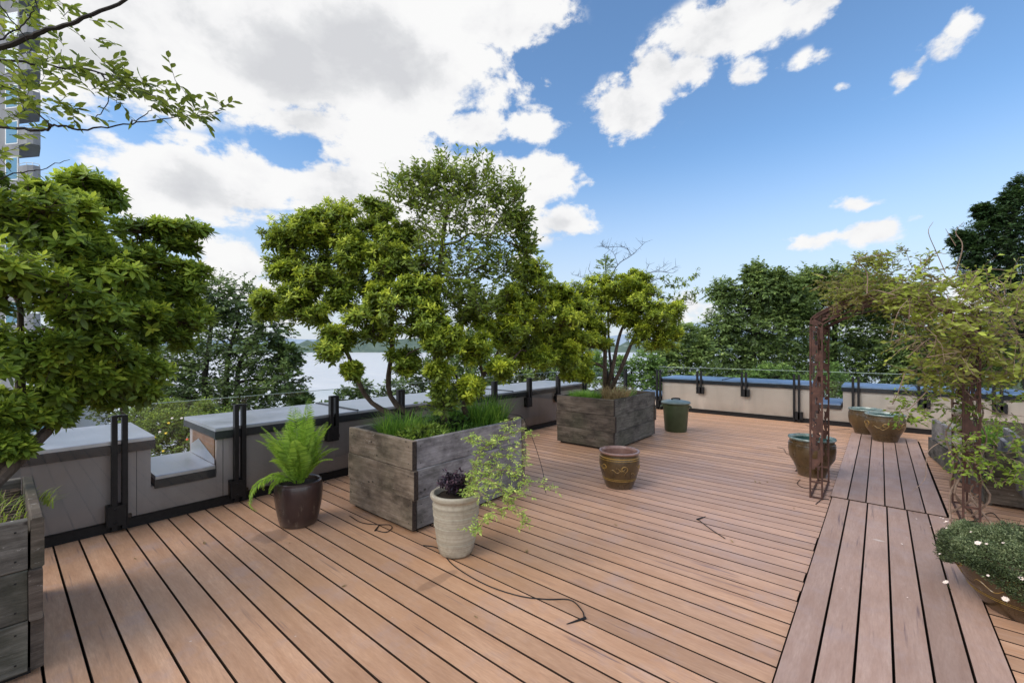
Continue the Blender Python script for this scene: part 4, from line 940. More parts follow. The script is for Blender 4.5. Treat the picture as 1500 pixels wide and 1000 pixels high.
def bare_tree():
    b = np.array([-3.5, 6.95, .69]); t_ = thing('half_bare_tree', tuple(b), 'half bare tree with long thin branches rising above the shrub in the dark planter', 'tree'); w_ = MB(); l = MB(); d = 7.3
    w_.tube(bez([b, at(893, 520, d), at(890, 440, d), at(886, 372, d)], 6), np.linspace(.03, .006, 19), 7)
    for pts, ra in [([(888, 420), (905, 388), (925, 374), (945, 355)], .009), ([(888, 415), (860, 408), (838, 402)], .007), ([(890, 430), (930, 408), (960, 398), (985, 400)], .009), ([(925, 374), (915, 362), (888, 362), (880, 358)], .005),
                    ([(892, 440), (940, 430), (975, 436), (1003, 440), (1028, 426)], .010), ([(940, 425), (965, 408), (990, 420), (1018, 404)], .007), ([(960, 398), (975, 388)], .004), ([(975, 399), (990, 390)], .004), ([(945, 402), (950, 388)], .003), ([(870, 410), (862, 395)], .003), ([(905, 388), (898, 370), (885, 362)], .004), ([(1003, 440), (1015, 446)], .003)]:
        P = bez([at(x, y, d + random.uniform(-.1, .1)) for x, y in pts], 5); w_.tube(P, np.linspace(ra, ra * .25, len(P)), 5)
        for i in range(3, len(P)):
            q = P[i]; 
            for _ in range(2):
                dv = nrm([random.gauss(0, 1), random.gauss(0, 1), random.gauss(.6, .6)]) * random.uniform(.06, .2); w_.sticks([q], [q + dv], .003, .001)
                if pts[0] in ((892, 440), (940, 425)) and i > 5:
                    for _k in range(9): 
                        l.leaves([q + dv * random.random()], RNG.normal(size=(1, 3)), np.array([[0, 0, 1.]]) + RNG.normal(size=(1, 3)) * .4, .06, .028, random.gauss(.4, .2))
    spray_crown(l, w_, [(at(888, 388, d), .14), (at(888, 408, d), .2)], 26, 10, .05, .02, upb=.8)
    w_.build('trunk', M['bark_dark'], t_, True, loc=b); l.build('foliage', M['feather'], t_, loc=b)
bare_tree()

def tuft(label, c, R, n, h, mat, name='ornamental_grass', cat='grass', **k):
    m = MB(); blades(m, c, R, n, h, **k); return tag(m.build(name, mat, loc=c), label, cat)
tuft('arching green grass at the front left of the middle planter', (-3.62, 2.62, .68), .24, 520, .30, M['grass'], w=.005, lean=.75)
tuft('tall dense green grass at the right of the middle planter', (-3.30, 3.46, .68), .22, 560, .40, M['grass'], w=.005, lean=.55, tint=-.05)
tuft('low green grass along the front edge of the middle planter', (-3.16, 2.85, .68), .12, 260, .15, M['grass'], w=.004, lean=.9, sy=3.0)
tuft('low leafy tuft at the back of the middle planter beside the trunks', (-3.75, 3.35, .68), .2, 260, .28, M['grass'], w=.007, lean=.7, tint=-.15)
tuft('short green grass mound at the left of the dark planter', (-3.72, 6.28, .68), .24, 900, .20, M['grass'], w=.004, lean=.7, sy=1.1)
tuft('dry straw-coloured grass tuft at the front corner of the dark planter', (-3.25, 6.42, .68), .20, 700, .34, M['drygrass'], w=.003, lean=.75)
tuft('sparse green grass at the back of the dark planter', (-3.5, 7.05, .68), .3, 240, .22, M['grass'], w=.004, lean=.7)
tuft('small weeds growing in the soil of the left planter', (-3.62, -.10, .66), .32, 260, .10, M['feather'], name='weeds', cat='weeds', w=.004, lean=1.0)
tuft('grassy weeds at the far corner of the dilapidated planter', (.95, 8.1, .36), .3, 380, .30, M['grass'], name='weeds', cat='weeds', w=.004, lean=.8)
# low groundcover leaves in the middle planter
def low_plant(name, label, cat, c, R, n, L, mat, h=.1, sx=1, sy=1, stem=M['bark_dark'], tint=0, up=.6):
    t_ = thing(name, c, label, cat); l = MB(); w_ = MB()
    P = np.array(c) + rand_ball(n) * np.array([R * sx, R * sy, h]) + [0, 0, h * .6]
    w_.sticks(np.array(c) + (P - c) * np.array([.5, .5, 0]), P, .0015, .001)
    D = (P - c) * np.array([1, 1, .3]) / R + RNG.normal(size=P.shape) * .7 + [0, 0, up]
    l.leaves(P, D, np.array([0, 0, 1.]) + RNG.normal(size=P.shape) * .5, L * RNG.uniform(.6, 1.2, n), L * .4, RNG.normal(.45, .2, n) + tint)
    w_.build('stems', stem, t_, loc=c); l.build('foliage', mat, t_, loc=c); return t_
low_plant('leafy_plant', 'low leafy green plants filling the front corner of the middle planter', 'plant', (-3.3, 2.6, .69), .26, 900, .05, M['vinegreen'], .09, 1, .9, tint=-.2)
low_plant('leafy_plant', 'low leafy green plants under the trees in the centre of the middle planter', 'plant', (-3.45, 3.12, .69), .30, 1100, .05, M['grass'], .12, 1, 1.1, tint=-.2)
# fern
def fern():
    c = (FP[0], FP[1], .36); t_ = thing('fern', c, 'bright green fern with feathery fronds in the dark brown pot', 'fern'); R_ = random.Random(4)
    specs = []
    for i in range(46):
        a = i * 2.399 + R_.uniform(-.3, .3); specs.append((a, R_.uniform(.34, .60), R_.uniform(.10, .75)))
    # named fronds: tall ones at the back, two long ones arching low to the left
    rt_ = np.array([cs, sn]); fw_ = np.array([-sn, cs])
    def azc(r, f): v = rt_ * r + fw_ * f; return math.atan2(v[1], v[0])
    specs += [(azc(-.5, .8), .66, .15), (azc(.5, .9), .74, .12), (azc(.3, .5), .70, .10), (azc(-.25, .3), .68, .10), (azc(-1, -.1), .42, 2.0), (azc(-.75, -.6), .58, 2.3), (azc(1, -.1), .40, 1.0), (azc(.9, .4), .42, .9), (azc(-1, .3), .40, 1.2), (azc(-.6, -.8), .30, 2.0)]
    for a, L, lean in specs:
        m = MB(); d = np.array([math.cos(a), math.sin(a), 0]); N = 26; P = []
        ang = PI / 2 - lean * .30; cw = R_.uniform(-.5, .5); sw = np.array([-d[1], d[0], 0]); p = np.array(c) + d * .04
        for i in range(N + 1):
            P.append(p.copy()); ang -= lean * 1.5 / N * (.5 + i / N); p = p + (d * math.cos(ang) + np.array([0, 0, math.sin(ang)]) + sw * cw * i / N * .6) * L / N
        P = np.array(P); m.tube(P, np.linspace(.0026, .0008, N + 1), 4, a=.5)
        T_ = np.gradient(P, axis=0); T_ /= np.linalg.norm(T_, axis=1)[:, None]; side = np.array([-d[1], d[0], 0]); Nn = np.cross(side, T_)
        Nn *= np.sign(Nn[:, 2:3] + 1e-6)
        for sg in (-1, 1):
            idx_ = np.linspace(2, N, 46); 
            for ii in idx_:
                i0 = int(ii); fr_ = ii - i0; i1 = min(N, i0 + 1); q = P[i0] * (1 - fr_) + P[i1] * fr_; s_ = ii / N
                wl = L * .27 * math.sin(min(1, s_ * 1.9 + .12) * PI / 2) * (1 - s_) ** .6 + .004
                dd = side * sg + T_[i0] * .45 + RNG.normal(size=3) * .05
                m.leaves([q], np.array([dd]), np.array([Nn[i0]]), wl, max(.004, wl * .14), R_.gauss(.5, .13) + .15 * s_, False, .25)
        m.build('frond', M['fern'], t_, loc=c)
fern()
# purple plant and trailing plant in cream pot
def purple():
    c = (CP[0], CP[1], .44); t_ = thing('purple_plant', c, 'dark purple leaved seedling in the cream pot', 'plant'); l = MB(); w_ = MB()
    for i in range(34):
        a = random.random() * 6.28; d = np.array([math.cos(a), math.sin(a), 0]) * random.uniform(.3, 1); e = np.array(c) + d * .13 + [0, 0, random.uniform(.05, .16)]
        P = bez([np.array(c) + d * .02, (np.array(c) + e) / 2 + [0, 0, .03], e], 4); w_.tube(P, np.linspace(.0022, .001, len(P)), 4)
        for q in P[2:]:
            for _ in range(5): l.leaves([q + RNG.normal(size=3) * .008], RNG.normal(size=(1, 3)) + d * .5, np.array([[0, 0, 1.]]) + RNG.normal(size=(1, 3)) * .4, .033, .015, random.random(), True)
    w_.build('stems', M['bark_dark'], t_, loc=c); l.build('foliage', M['purple'], t_, loc=c)
purple()
def trailing(name, label, cat, origin, curves, lm, wm, L=.028, W=.012, per=6, side=.09, r=.003, tint=0, dens=1.0, base=None):
    """stems through pixel-estimated points at given depths, with small side twigs of paired leaflets"""
    base = np.asarray(origin, float); t_ = thing(name, tuple(base), label, cat); l = MB(); w_ = MB()
    for pts in curves:
        P = bez([at(*p) if len(p) == 3 and not isinstance(p, np.ndarray) else p for p in pts], 8); w_.tube(P, np.linspace(r, r * .35, len(P)), 4)
        for i in range(2, len(P)):
            for _ in range(int(per * dens)):
                q = P[i] + (P[i - 1] - P[i]) * random.random(); dv = nrm([random.gauss(0, 1), random.gauss(0, 1), random.gauss(.15, .6)]); ln = random.uniform(.3, 1) * side
                w_.sticks([q], [q + dv * ln], .0011, .0006)
                k = 7; u = np.linspace(.25, 1, k)[:, None]; S_ = nrm(np.cross(dv, [0, 0, 1])); sg = np.where(np.arange(k) % 2, 1, -1)[:, None]
                D = dv * .5 + S_ * sg * .8 + RNG.normal(size=(k, 3)) * .25
                l.leaves(q + dv * ln * u, D, np.array([0, 0, 1.]) + RNG.normal(size=(k, 3)) * .45, L * RNG.uniform(.6, 1.2, k), W, RNG.normal(.5, .18, k) + tint)
    w_.build('stems', wm, t_, loc=base); l.build('foliage', lm, t_, loc=base); return t_
s0 = np.array([CP[0] + .06, CP[1] + .03, .42])
trailing('trailing_plant', 'pale green plant with arching thin stems spilling right from the cream pot', 'plant', s0,
    [[s0, (700, 680, 3.2), (735, 690, 3.15), (770, 705, 3.1), (812, 715, 3.1)], [s0, (705, 660, 3.25), (735, 640, 3.3), (748, 612, 3.3)], [s0, (700, 690, 3.15), (730, 712, 3.05), (758, 745, 3.0), (772, 772, 3.0)],
     [s0, (700, 665, 3.2), (725, 648, 3.2), (695, 645, 3.1), (685, 640, 3.1)], [s0, (710, 700, 3.1), (740, 720, 3.0), (780, 728, 3.0)], [s0, (700, 720, 3.0), (720, 745, 2.95), (700, 770, 2.9), (688, 775, 2.9)],
     [s0, (720, 690, 3.1), (760, 690, 3.1), (770, 672, 3.1)], [s0, (715, 672, 3.2), (745, 668, 3.2), (765, 650, 3.2)], [s0, (712, 700, 3.0), (745, 738, 3.0), (730, 750, 3.0)], [(735, 640, 3.3), (762, 630, 3.3), (780, 640, 3.3)]],
    M['trail'], M['twig'], L=.026, W=.011, per=3, side=.08, dens=.75)
# creeping thyme-like mound with white flowers in the bowl
def mound():
    c = (BP[0], BP[1], .305); t_ = thing('flowering_ground_cover', c, 'mound of fine green ground cover with small white daisies spilling over the olive bowl', 'plant'); l = MB()
    core = MB(); core.lathe([(.335, -.01), (.345, .0), (.325, .02), (.26, .06), (.16, .08), (.001, .09)], 40, c, wob=.02); core.build('matted_stems', M['soil'], t_, True, loc=c)
    n = 75000; a = RNG.random(n) * 6.28; r = np.sqrt(RNG.random(n)); 
    R = .37 * (1 + .05 * np.sin(3 * a + 1) + .04 * np.sin(7 * a)); z = .105 - .075 * r ** 3 + .020 * np.sin(a * 5 + r * 9) + .014 * np.sin(a * 11 - r * 14) + RNG.normal(size=n) * .016
    # skirt hanging over the rim
    sk = RNG.random(n) < .38; skz = RNG.random(n); 
    rr = np.where(sk, R * (.99 + .03 * RNG.normal(size=n)), R * r); zz_ = np.where(sk, .045 - skz * .115 * (1 + .45 * np.sin(4 * a + 2)), z)
    P = np.array(c) + np.stack([rr * np.cos(a), rr * np.sin(a), zz_], 1)
    D = RNG.normal(size=(n, 3)) + np.stack([np.cos(a) * r, np.sin(a) * r, np.full(n, .7)], 1)
    v = np.where(sk, .25, .52) + RNG.normal(size=n) * .2 + .18 * np.sin(a * 6 + r * 12)
    l.leaves(P, D, RNG.normal(size=(n, 3)) + [0, 0, 1], .015 * RNG.uniform(.6, 1.4, n), .006, v); l.build('foliage', M['thyme'], t_, loc=c)
    w_ = MB()
    rt_ = np.array([cs, sn]); fw_ = np.array([-sn, cs])
    for i in range(26):
        aa = math.atan2(-BP[1], -BP[0]) + random.uniform(-1.7, 1.7)
        big_ = i < 15
        rr_ = .37 * math.sqrt(random.random()) if i % 3 else .39 * random.uniform(.98, 1.1); zt = .125 if i % 3 else random.uniform(-.2, .04)
        p = np.array(c) + [rr_ * math.cos(aa), rr_ * math.sin(aa), zt]
        dirn = nrm([math.cos(aa) * .5, math.sin(aa) * .5, .8]); w_.sticks([p - dirn * .05], [p], .0012, .0009)
        f_ = MB(); rad = .019 if big_ else .009; k = 14 if big_ else 8
        u = nrm(np.cross(dirn, [1, .3, 0])); v_ = np.cross(dirn, u)
        ang = np.arange(k) / k * 6.283; D = np.cos(ang)[:, None] * u + np.sin(ang)[:, None] * v_
        f_.leaves(np.repeat([p], k, 0), D + dirn * .15, np.repeat([dirn], k, 0), rad * RNG.uniform(.8, 1.1, k), rad * .38, .5, False, .15)
        f_.ball(p + dirn * .002, rad * .28, 6); f_.build('flower', M['white_flower'], t_, loc=c)
    for i in range(14):
        aa = PI + YAW * 0 + random.uniform(2.2, 4.4); p = np.array(c) + [.42 * math.cos(aa), .42 * math.sin(aa), -.02]
        P = bez([p, p + [math.cos(aa) * .05, math.sin(aa) * .05, -.04], p + [math.cos(aa) * .06, math.sin(aa) * .06, -.12 - random.random() * .08]], 5); w_.tube(P, .0009, 3)
        for q in P[2:]: l2 = None; w_.leaves(np.repeat([q], 3, 0), RNG.normal(size=(3, 3)), RNG.normal(size=(3, 3)), .012, .006, .3)
    w_.build('trailing_stems', M['thyme'], t_, loc=c)
mound()
low_plant('seedling', 'small green seedling growing inside the teal rimmed jar behind the arch', 'plant', (-.60, 6.38, .30), .07, 60, .06, M['grass'], .08, up=1.5)

# vine on the arch
def vine():
    b = np.array([.66, 5.72, 0]); t_ = thing('climbing_vine', tuple(b), 'tangled climbing vine with yellowing leaves smothering the right side of the rusty arch', 'vine'); w_ = MB(); l = MB(); lg = MB()
    # twisted stems up the right post
    for i in range(6):
        q = [np.array([.60 + random.uniform(-.12, .12), 5.6 + random.uniform(-.1, .5), z]) + RNG.normal(size=3) * [.05, .08, 0] for z in np.linspace(0.0, 1.95, 9)]
        w_.tube(bez(q, 4), np.linspace(.009, .005, 33), 5)
    msv = masses_px([(1330, 425, 18, 3.85), (1352, 450, 24, 3.7), (1390, 430, 24, 3.7), (1430, 425, 22, 3.7), (1405, 460, 30, 3.55), (1365, 490, 28, 3.6), (1400, 500, 26, 3.6), (1455, 445, 36, 3.6), (1490, 480, 40, 3.5), (1440, 500, 36, 3.6), (1385, 535, 24, 3.7), (1350, 540, 16, 3.8), (1490, 430, 20, 3.7), (1500, 545, 26, 3.6), (1460, 540, 24, 3.7), (1380, 440, 34, 4.2), (1440, 470, 40, 4.3), (1345, 465, 18, 4.2), (1320, 440, 18, 4.0), (1420, 540, 22, 4.0)])
    spray_crown(l, w_, msv, 23, 9, .055, .027, upb=.1, length=2.1, twig=.003, tint=.1, flat=.4)
    msg = masses_px([(1345, 590, 24, 3.9), (1370, 570, 20, 3.9), (1325, 600, 14, 3.9), (1440, 640, 28, 3.7), (1470, 665, 26, 3.6), (1410, 660, 22, 3.7), (1490, 640, 22, 3.7), (1460, 600, 26, 3.8), (1430, 685, 14, 3.6), (1485, 700, 12, 3.6), (1430, 560, 26, 3.9), (1400, 600, 18, 3.9)])
    spray_crown(lg, w_, msg, 17, 8, .045, .024, upb=-.1, length=1.7, twig=.003, tint=.0, flat=.8)
    msl = masses_px([(1215, 412, 14, 4.6), (1250, 415, 16, 4.5), (1275, 432, 18, 4.4), (1300, 430, 18, 4.3), (1262, 385, 9, 4.5), (1288, 382, 8, 4.4), (1235, 430, 14, 4.3), (1320, 445, 22, 4.2), (1280, 415, 18, 4.1), (1255, 430, 14, 4.1), (1305, 400, 16, 4.1), (1345, 400, 20, 4.0), (1225, 440, 10, 4.4)])
    spray_crown(l, w_, msl, 26, 8, .045, .022, upb=.15, length=2.2, twig=.003, tint=-.05)
    # wiry loops and loose ends
    for i in range(90):
        c = at(random.uniform(1310, 1490), random.uniform(430, 550), random.uniform(3.55, 4.2)); d1 = rand_dir(1)[0] * .17; d2 = rand_dir(1)[0] * .17
        P = bez([c, c + d1, c + d1 + d2, c + d2 * 1.6], 4); w_.tube(P, np.linspace(.004, .0015, len(P)), 4)
    for pts in ([(1270, 430), (1270, 400), (1258, 380), (1300, 372), (1328, 364)], [(1255, 385), (1250, 372)], [(1385, 400), (1372, 370), (1360, 340), (1367, 325)], [(1400, 400), (1410, 360), (1400, 340), (1412, 325)], [(1400, 360), (1385, 335)], [(1340, 395), (1370, 372), (1385, 372)],
                [(1350, 420), (1440, 395), (1500, 400)], [(1370, 560), (1330, 600), (1310, 600)], [(1400, 560), (1450, 600), (1500, 610)], [(1395, 640), (1360, 660), (1355, 700), (1335, 720)], [(1300, 430), (1330, 420), (1380, 430)], [(1440, 560), (1480, 545), (1510, 535)]):
        P = bez([at(x, y, 3.75 + random.uniform(-.1, .1)) for x, y in pts], 5); w_.tube(P, np.linspace(.0045, .0018, len(P)), 4)
    spray_crown(l, w_, [(at(1290, 376, 4.1), .06), (at(1262, 382, 4.1), .05), (at(1320, 368, 4.1), .035), (at(1270, 378, 4.1), .04)], 12, 6, .03, .013, upb=.2, length=1.4, twig=.002)
    w_.build('stems', M['twig'], t_, True, loc=b); l.build('foliage', M['vine'], t_, loc=b); lg.build('young_foliage', M['vinegreen'], t_, loc=b)
vine()
for i, (px, py) in enumerate([(1401, 602), (1401, 624), (1402, 645)]):
    p = at(px, py, 4.05); m = MB(); m.ball(p, .036, 10, sq=1.15); m.tube([p + [0, 0, .035], p + [0, 0, .06]], .005, 5)
    tag(m.build('hanging_ornament', M['white'], smooth=True, loc=p), ['topmost', 'middle', 'lowest'][i] + ' pale round ornament hanging on the right post of the arch', 'ornament', 'pale ornaments strung on the arch post')

# ---------------------------------------------------------------- irrigation tubes lying about
def tube_on_deck(label, pts, stake=True, r=.0035, group='drip irrigation tubes'):
    P = []
    for p in pts:
        if len(p) == 2: P.append(atz(p[0], p[1], .006))
        else: P.append(at(*p))
    t_ = thing('drip_tube', tuple(P[0]), label, 'tube', group); m = MB(); C = bez(P, 8); C[:, 2] = np.maximum(C[:, 2], r + (.001)); m.tube(C, r, 6); m.build('tube', M['black'], t_, True, loc=P[0])
    if stake:
        e = C[-1]; d = nrm(C[-1] - C[-3]); s_ = nrm([d[1] + .5 * d[0], -d[0] + .5 * d[1], 0]); m = MB(); m.tube([e - s_ * .01, e + s_ * .06, e + s_ * .12], [.008, .005, .002], 6); m.build('stake', M['black'], t_, True, loc=P[0])
tube_on_deck('thin black irrigation tube running from the cream pot to the middle of the near deck', [(620, 798), (642, 803), (665, 828), (710, 855), (760, 872), (800, 877), (835, 878), (852, 893), (856, 905)])
tube_on_deck('short black tube with stake on the open deck right of centre', [(1062, 788), (1042, 775), (1022, 760)])
tube_on_deck('looped black tube in front of the left corner of the middle planter', [(512, 755), (530, 765), (555, 768), (570, 768), (574, 773), (565, 779), (550, 776)])
tube_on_deck('thin curled tube to the left of the teal rimmed jar', [(1138, 655), (1148, 657), (1152, 664), (1163, 667)])
tube_on_deck('small tube loop around the foot of the left arch post', [(1172, 702), (1168, 708), (1178, 714), (1200, 716), (1218, 718), (1222, 714)], False)
tube_on_deck('short tube with black stake in front of the teal rimmed jar', [(1186, 690), (1175, 691), (1166, 689)])
tube_on_deck('short tube end poking out at the left edge of the walkway', [(1214, 731), (1204, 731), (1195, 738)], False)
tube_on_deck('thin tube lying along the foot of the far wall', [(1180, 622), (1195, 627), (1225, 629), (1245, 628)], False)
tube_on_deck('black tube looping on the deck in front of the dilapidated planter', [(1408, 765), (1428, 762), (1445, 752), (1456, 752), (1470, 765), (1500, 770)], False)
tube_on_deck('arched thin tube reaching over the right end of the middle planter', [(745, 606, 4.75), (766, 612, 4.72), (783, 650, 4.6), (795, 690, 4.4), (797, 712, 4.3), (800, 722, 4.25)], False, r=.003)

# fallen petals and dry leaves
base_l = MB(); base_l.leaves([(0, 0, 0.0)], np.array([[1, 0, 0.]]), np.array([[0, 0, 1.]]), .03, .018, .5, True, .12); pl_o = base_l.build('fallen_petal', M['white_flower'], smooth=False)
R_ = random.Random(3); pts = [(1390 + R_.gauss(0, 30), 765 + R_.gauss(0, 9)) for _ in range(10)] + [(1470, 885), (1320, 800), (1442, 760), (1480, 765), (1330, 880)]
for i, (x, y) in enumerate(pts):
    o = pl_o if i == 0 else pl_o.copy()
    if i: col.objects.link(o)
    p = atz(x, y, .0); o.location = (p[0], p[1], .026 if WX0 - .03 < p[0] < WX1 + .02 else .005); o.rotation_euler = (R_.uniform(-.1, .1), R_.uniform(-.1, .1), R_.uniform(0, 6)); s_ = R_.uniform(.3, .7); o.scale = (s_, s_, s_)
    tag(o, 'small pale petal fallen on the boards near the flowering bowl', 'petal', 'fallen petals on the deck')
b2 = MB(); b2.leaves([(0, 0, 0.0)], np.array([[1, 0, 0.]]), np.array([[0, 0, 1.]]), .045, .022, .3, True, -.3, .9); dl = b2.build('dry_leaf', M['drygrass'])
for i, (x, y) in enumerate([(300, 797), (200, 820), (700, 905), (770, 810), (1075, 795), (905, 770), (1115, 708), (1122, 706), (1108, 707), (1340, 755), (1165, 745), (423, 795), (500, 860)]):
    o = dl if i == 0 else dl.copy()
    if i: col.objects.link(o)
    p = atz(x, y, 0); o.location = (p[0], p[1], .027 if WX0 < p[0] < WX1 else .006); o.rotation_euler = (R_.uniform(-.2, .2), R_.uniform(-.2, .2), R_.uniform(0, 6)); s_ = R_.uniform(.5, 1.0); o.scale = (s_, s_, s_)
    tag(o, 'small dry curled leaf lying on the deck boards', 'leaf', 'dry leaves on the deck')

# ================================================================= BEYOND THE TERRACE
def bg_tree(name, label, cat, lst, base_px, d, lm, nshoot, nl, L, W, r0=.14, forks=None, group=None, **k):
    p = at(base_px, HOR, d); z = float(terr(p[0], p[1])) - .1; base = (p[0], p[1], z)
    ms = masses_px([(a, b, c, d + dd) for a, b, c, dd in lst])
    top = max(ms, key=lambda q: q[0][2])[0]; mid = np.mean([q[0] for q in ms], axis=0)
    fk = forks or [[(np.array(base) + mid) / 2 + [0, 0, .3], mid, mid + (top - mid) * .8]]
    return tree(name, base, label, cat, ms, spray_crown, lm, M['bark_dark'], forks=fk, r0=r0, group=group, nshoot=nshoot, nl=nl, L=L, W=W, r1=.02, twig=.008 if d > 14 else .004, **k)
# dark tree at the left
ftrunks = [[at(300, 590, 15), at(307, 500, 15), at(315, 440, 15)], [at(330, 590, 15.2), at(335, 520, 15), at(350, 470, 15)], [at(345, 590, 15), at(352, 530, 15), at(385, 480, 15)]]
bg_tree('broadleaf_tree', 'dark airy tree with several slim trunks beyond the lake side wall', 'tree', [(310, 432, 32, 0), (350, 445, 30, 0), (395, 478, 26, 0), (270, 455, 38, .5), (330, 495, 36, 0), (385, 520, 34, 0), (415, 560, 26, -.5), (360, 560, 36, 0), (300, 545, 36, .3), (235, 520, 44, 0), (440, 585, 12, -.5), (250, 580, 36, 0), (375, 600, 30, 0), (310, 600, 34, 0), (420, 520, 16, 0), (398, 450, 12, 0)],
        325, 15, M['locust'], 120, 12, .16, .08, r0=.12, forks=ftrunks, length=1.2, upb=.0)
bg_tree('broadleaf_tree', 'dense dark tree behind the left shrub', 'tree', [(120, 450, 60, 0), (60, 420, 60, 0), (180, 520, 55, 0), (220, 440, 30, 0), (240, 560, 40, 0), (190, 590, 40, 0), (280, 610, 30, 0)], 170, 19, M['locust'], 110, 11, .2, .1, r0=.16, upb=0)
bg_tree('broadleaf_tree', 'low dark tree crown against the lake just above the coping', 'tree', [(505, 585, 16, 0), (530, 570, 14, 0), (550, 590, 20, 0), (480, 598, 10, 0), (575, 575, 18, 0)], 530, 24, M['locust'], 80, 10, .22, .1, r0=.12, upb=.1)
bg_tree('broadleaf_tree', 'mid green tree seen between the two planter shrubs', 'tree', [(700, 530, 30, 0), (740, 545, 26, 0), (775, 540, 28, 0), (810, 545, 26, 0), (760, 505, 26, 0), (845, 555, 22, 0), (720, 575, 24, 0), (800, 515, 20, 0), (680, 520, 24, 0), (825, 520, 22, 0), (860, 535, 22, 0), (785, 570, 22, 0)], 765, 20, M['chestnut'], 100, 10, .2, .11, r0=.14, upb=.05)
bg_tree('broadleaf_tree', 'hazy tree beyond the wall behind the feathery tree', 'tree', [(620, 545, 22, 0), (650, 530, 26, 0), (600, 565, 20, 0), (660, 570, 26, 0), (690, 500, 18, 0)], 640, 26, M['locust'], 90, 10, .24, .12, r0=.14, upb=.05)
CH_ = dict(upb=-.02, length=.95, flat=1.0, droop=.35)
bg_tree('chestnut_tree', 'leftmost of the tall dark chestnuts beyond the far wall, with the highest pointed top', 'tree', [(1060, 428, 20, 0), (1106, 402, 17, 0), (1112, 425, 26, 0), (1078, 455, 30, 0), (1130, 440, 32, .5), (1055, 480, 26, 0), (1100, 485, 36, 0), (1140, 490, 36, 0), (1065, 520, 30, 0), (1150, 425, 22, 0), (1138, 408, 14, 0), (1165, 450, 26, 0), (1030, 500, 16, 0), (1110, 530, 34, 0), (1150, 535, 30, 0), (1080, 550, 24, 0)],
        1100, 24, M['chestnut'], 200, 12, .21, .105, r0=.22, **CH_)
bg_tree('chestnut_tree', 'broad dark chestnut directly behind the left post of the arch', 'tree', [(1180, 418, 22, 0), (1222, 412, 22, 0), (1165, 445, 26, 0), (1200, 450, 34, 0), (1245, 440, 30, 0), (1180, 490, 34, 0), (1225, 495, 38, 0), (1270, 480, 32, 0), (1190, 535, 32, 0), (1240, 540, 34, 0), (1285, 525, 32, 0), (1195, 412, 20, 0), (1250, 412, 20, 0), (1275, 425, 24, 0), (1165, 425, 18, 0), (1295, 450, 26, 0)],
        1215, 25, M['chestnut'], 200, 12, .21, .105, r0=.22, **CH_)
bg_tree('chestnut_tree', 'dark chestnut half hidden behind the vine on the arch', 'tree', [(1290, 430, 22, 0), (1320, 500, 32, 0), (1360, 480, 32, 0), (1370, 530, 36, 0), (1320, 540, 28, 0), (1410, 500, 38, 0), (1420, 545, 34, 0), (1345, 430, 14, 0), (1460, 520, 36, 0), (1500, 530, 40, 0), (1460, 480, 26, 0)],
        1370, 23, M['chestnut'], 200, 12, .21, .105, r0=.22, **CH_)
bg_tree('broadleaf_tree', 'small rounded tree between the shrub and the chestnuts', 'tree', [(1005, 488, 15, 0), (1015, 510, 18, 0), (990, 525, 18, 0), (1025, 535, 22, 0), (1000, 550, 22, 0), (1045, 555, 18, 0), (965, 545, 16, 0), (975, 515, 14, 0), (1030, 510, 16, 0)], 1005, 19, M['chestnut'], 120, 10, .16, .08, r0=.1, tint=.08, upb=.1)
bg_tree('cedar_tree', 'very tall dark cedar with layered boughs at the right edge', 'tree', [(1500, 275, 16, 0), (1480, 292, 12, 0), (1492, 312, 24, 0), (1455, 315, 12, 0), (1440, 308, 9, 0), (1465, 335, 22, 0), (1435, 345, 16, 0), (1405, 350, 10, 0), (1500, 350, 26, 0), (1450, 368, 22, 0), (1420, 372, 16, 0), (1485, 385, 30, 0), (1520, 320, 30, 0), (1460, 410, 28, 0), (1500, 425, 32, 0), (1545, 380, 40, 0), (1430, 400, 18, 0), (1480, 460, 34, 0), (1530, 450, 40, 0), (1550, 300, 24, 0)],
        1530, 20, M['cedar'], 190, 12, .17, .06, r0=.25, upb=.0, length=1.1, flat=1.2, droop=.2)
def shrub(label, lst, base_px, d, lm, L=.07, ns=90, **k): return bg_tree('garden_shrub', label, 'shrub', lst, base_px, d, lm, ns, 10, L, L * .45, r0=.05, **k)
shrub('light green shrub seen through the corner gap beyond the dark planter', [(925, 540, 16, 0), (945, 528, 16, 0), (955, 555, 18, 0), (930, 565, 18, 0), (905, 560, 18, 0), (880, 555, 16, 0), (965, 565, 12, 0), (905, 535, 14, 0), (960, 535, 12, 0), (875, 530, 12, 0)], 935, 14, M['bright'], .10, upb=.3)
shrub('light green shrub showing in the notch of the far wall behind the arch', [(1215, 545, 14, 0), (1228, 565, 16, 0), (1210, 580, 16, 0), (1240, 580, 14, 0), (1195, 560, 12, 0)], 1218, 13.5, M['bright'], .09, upb=.3)
shrub('sunlit low shrub just above the far coping left of the arch', [(1120, 545, 12, 0), (1100, 556, 12, 0), (1145, 550, 14, 0), (1080, 560, 10, 0), (1165, 558, 10, 0)], 1125, 16, M['bright'], .11, upb=.3)
shrub('flowering garden shrub seen through the notch in the lake side wall', [(235, 625, 20, 0), (262, 620, 20, 0), (290, 625, 20, 0), (245, 655, 24, 0), (280, 655, 24, 0), (215, 640, 20, 0), (310, 640, 20, 0), (265, 690, 26, 0), (225, 690, 26, 0), (205, 615, 18, .3), (330, 620, 20, .4), (250, 600, 14, .4), (300, 600, 14, .5)], 262, 8.6, M['feather'], .055, 200, upb=.2)
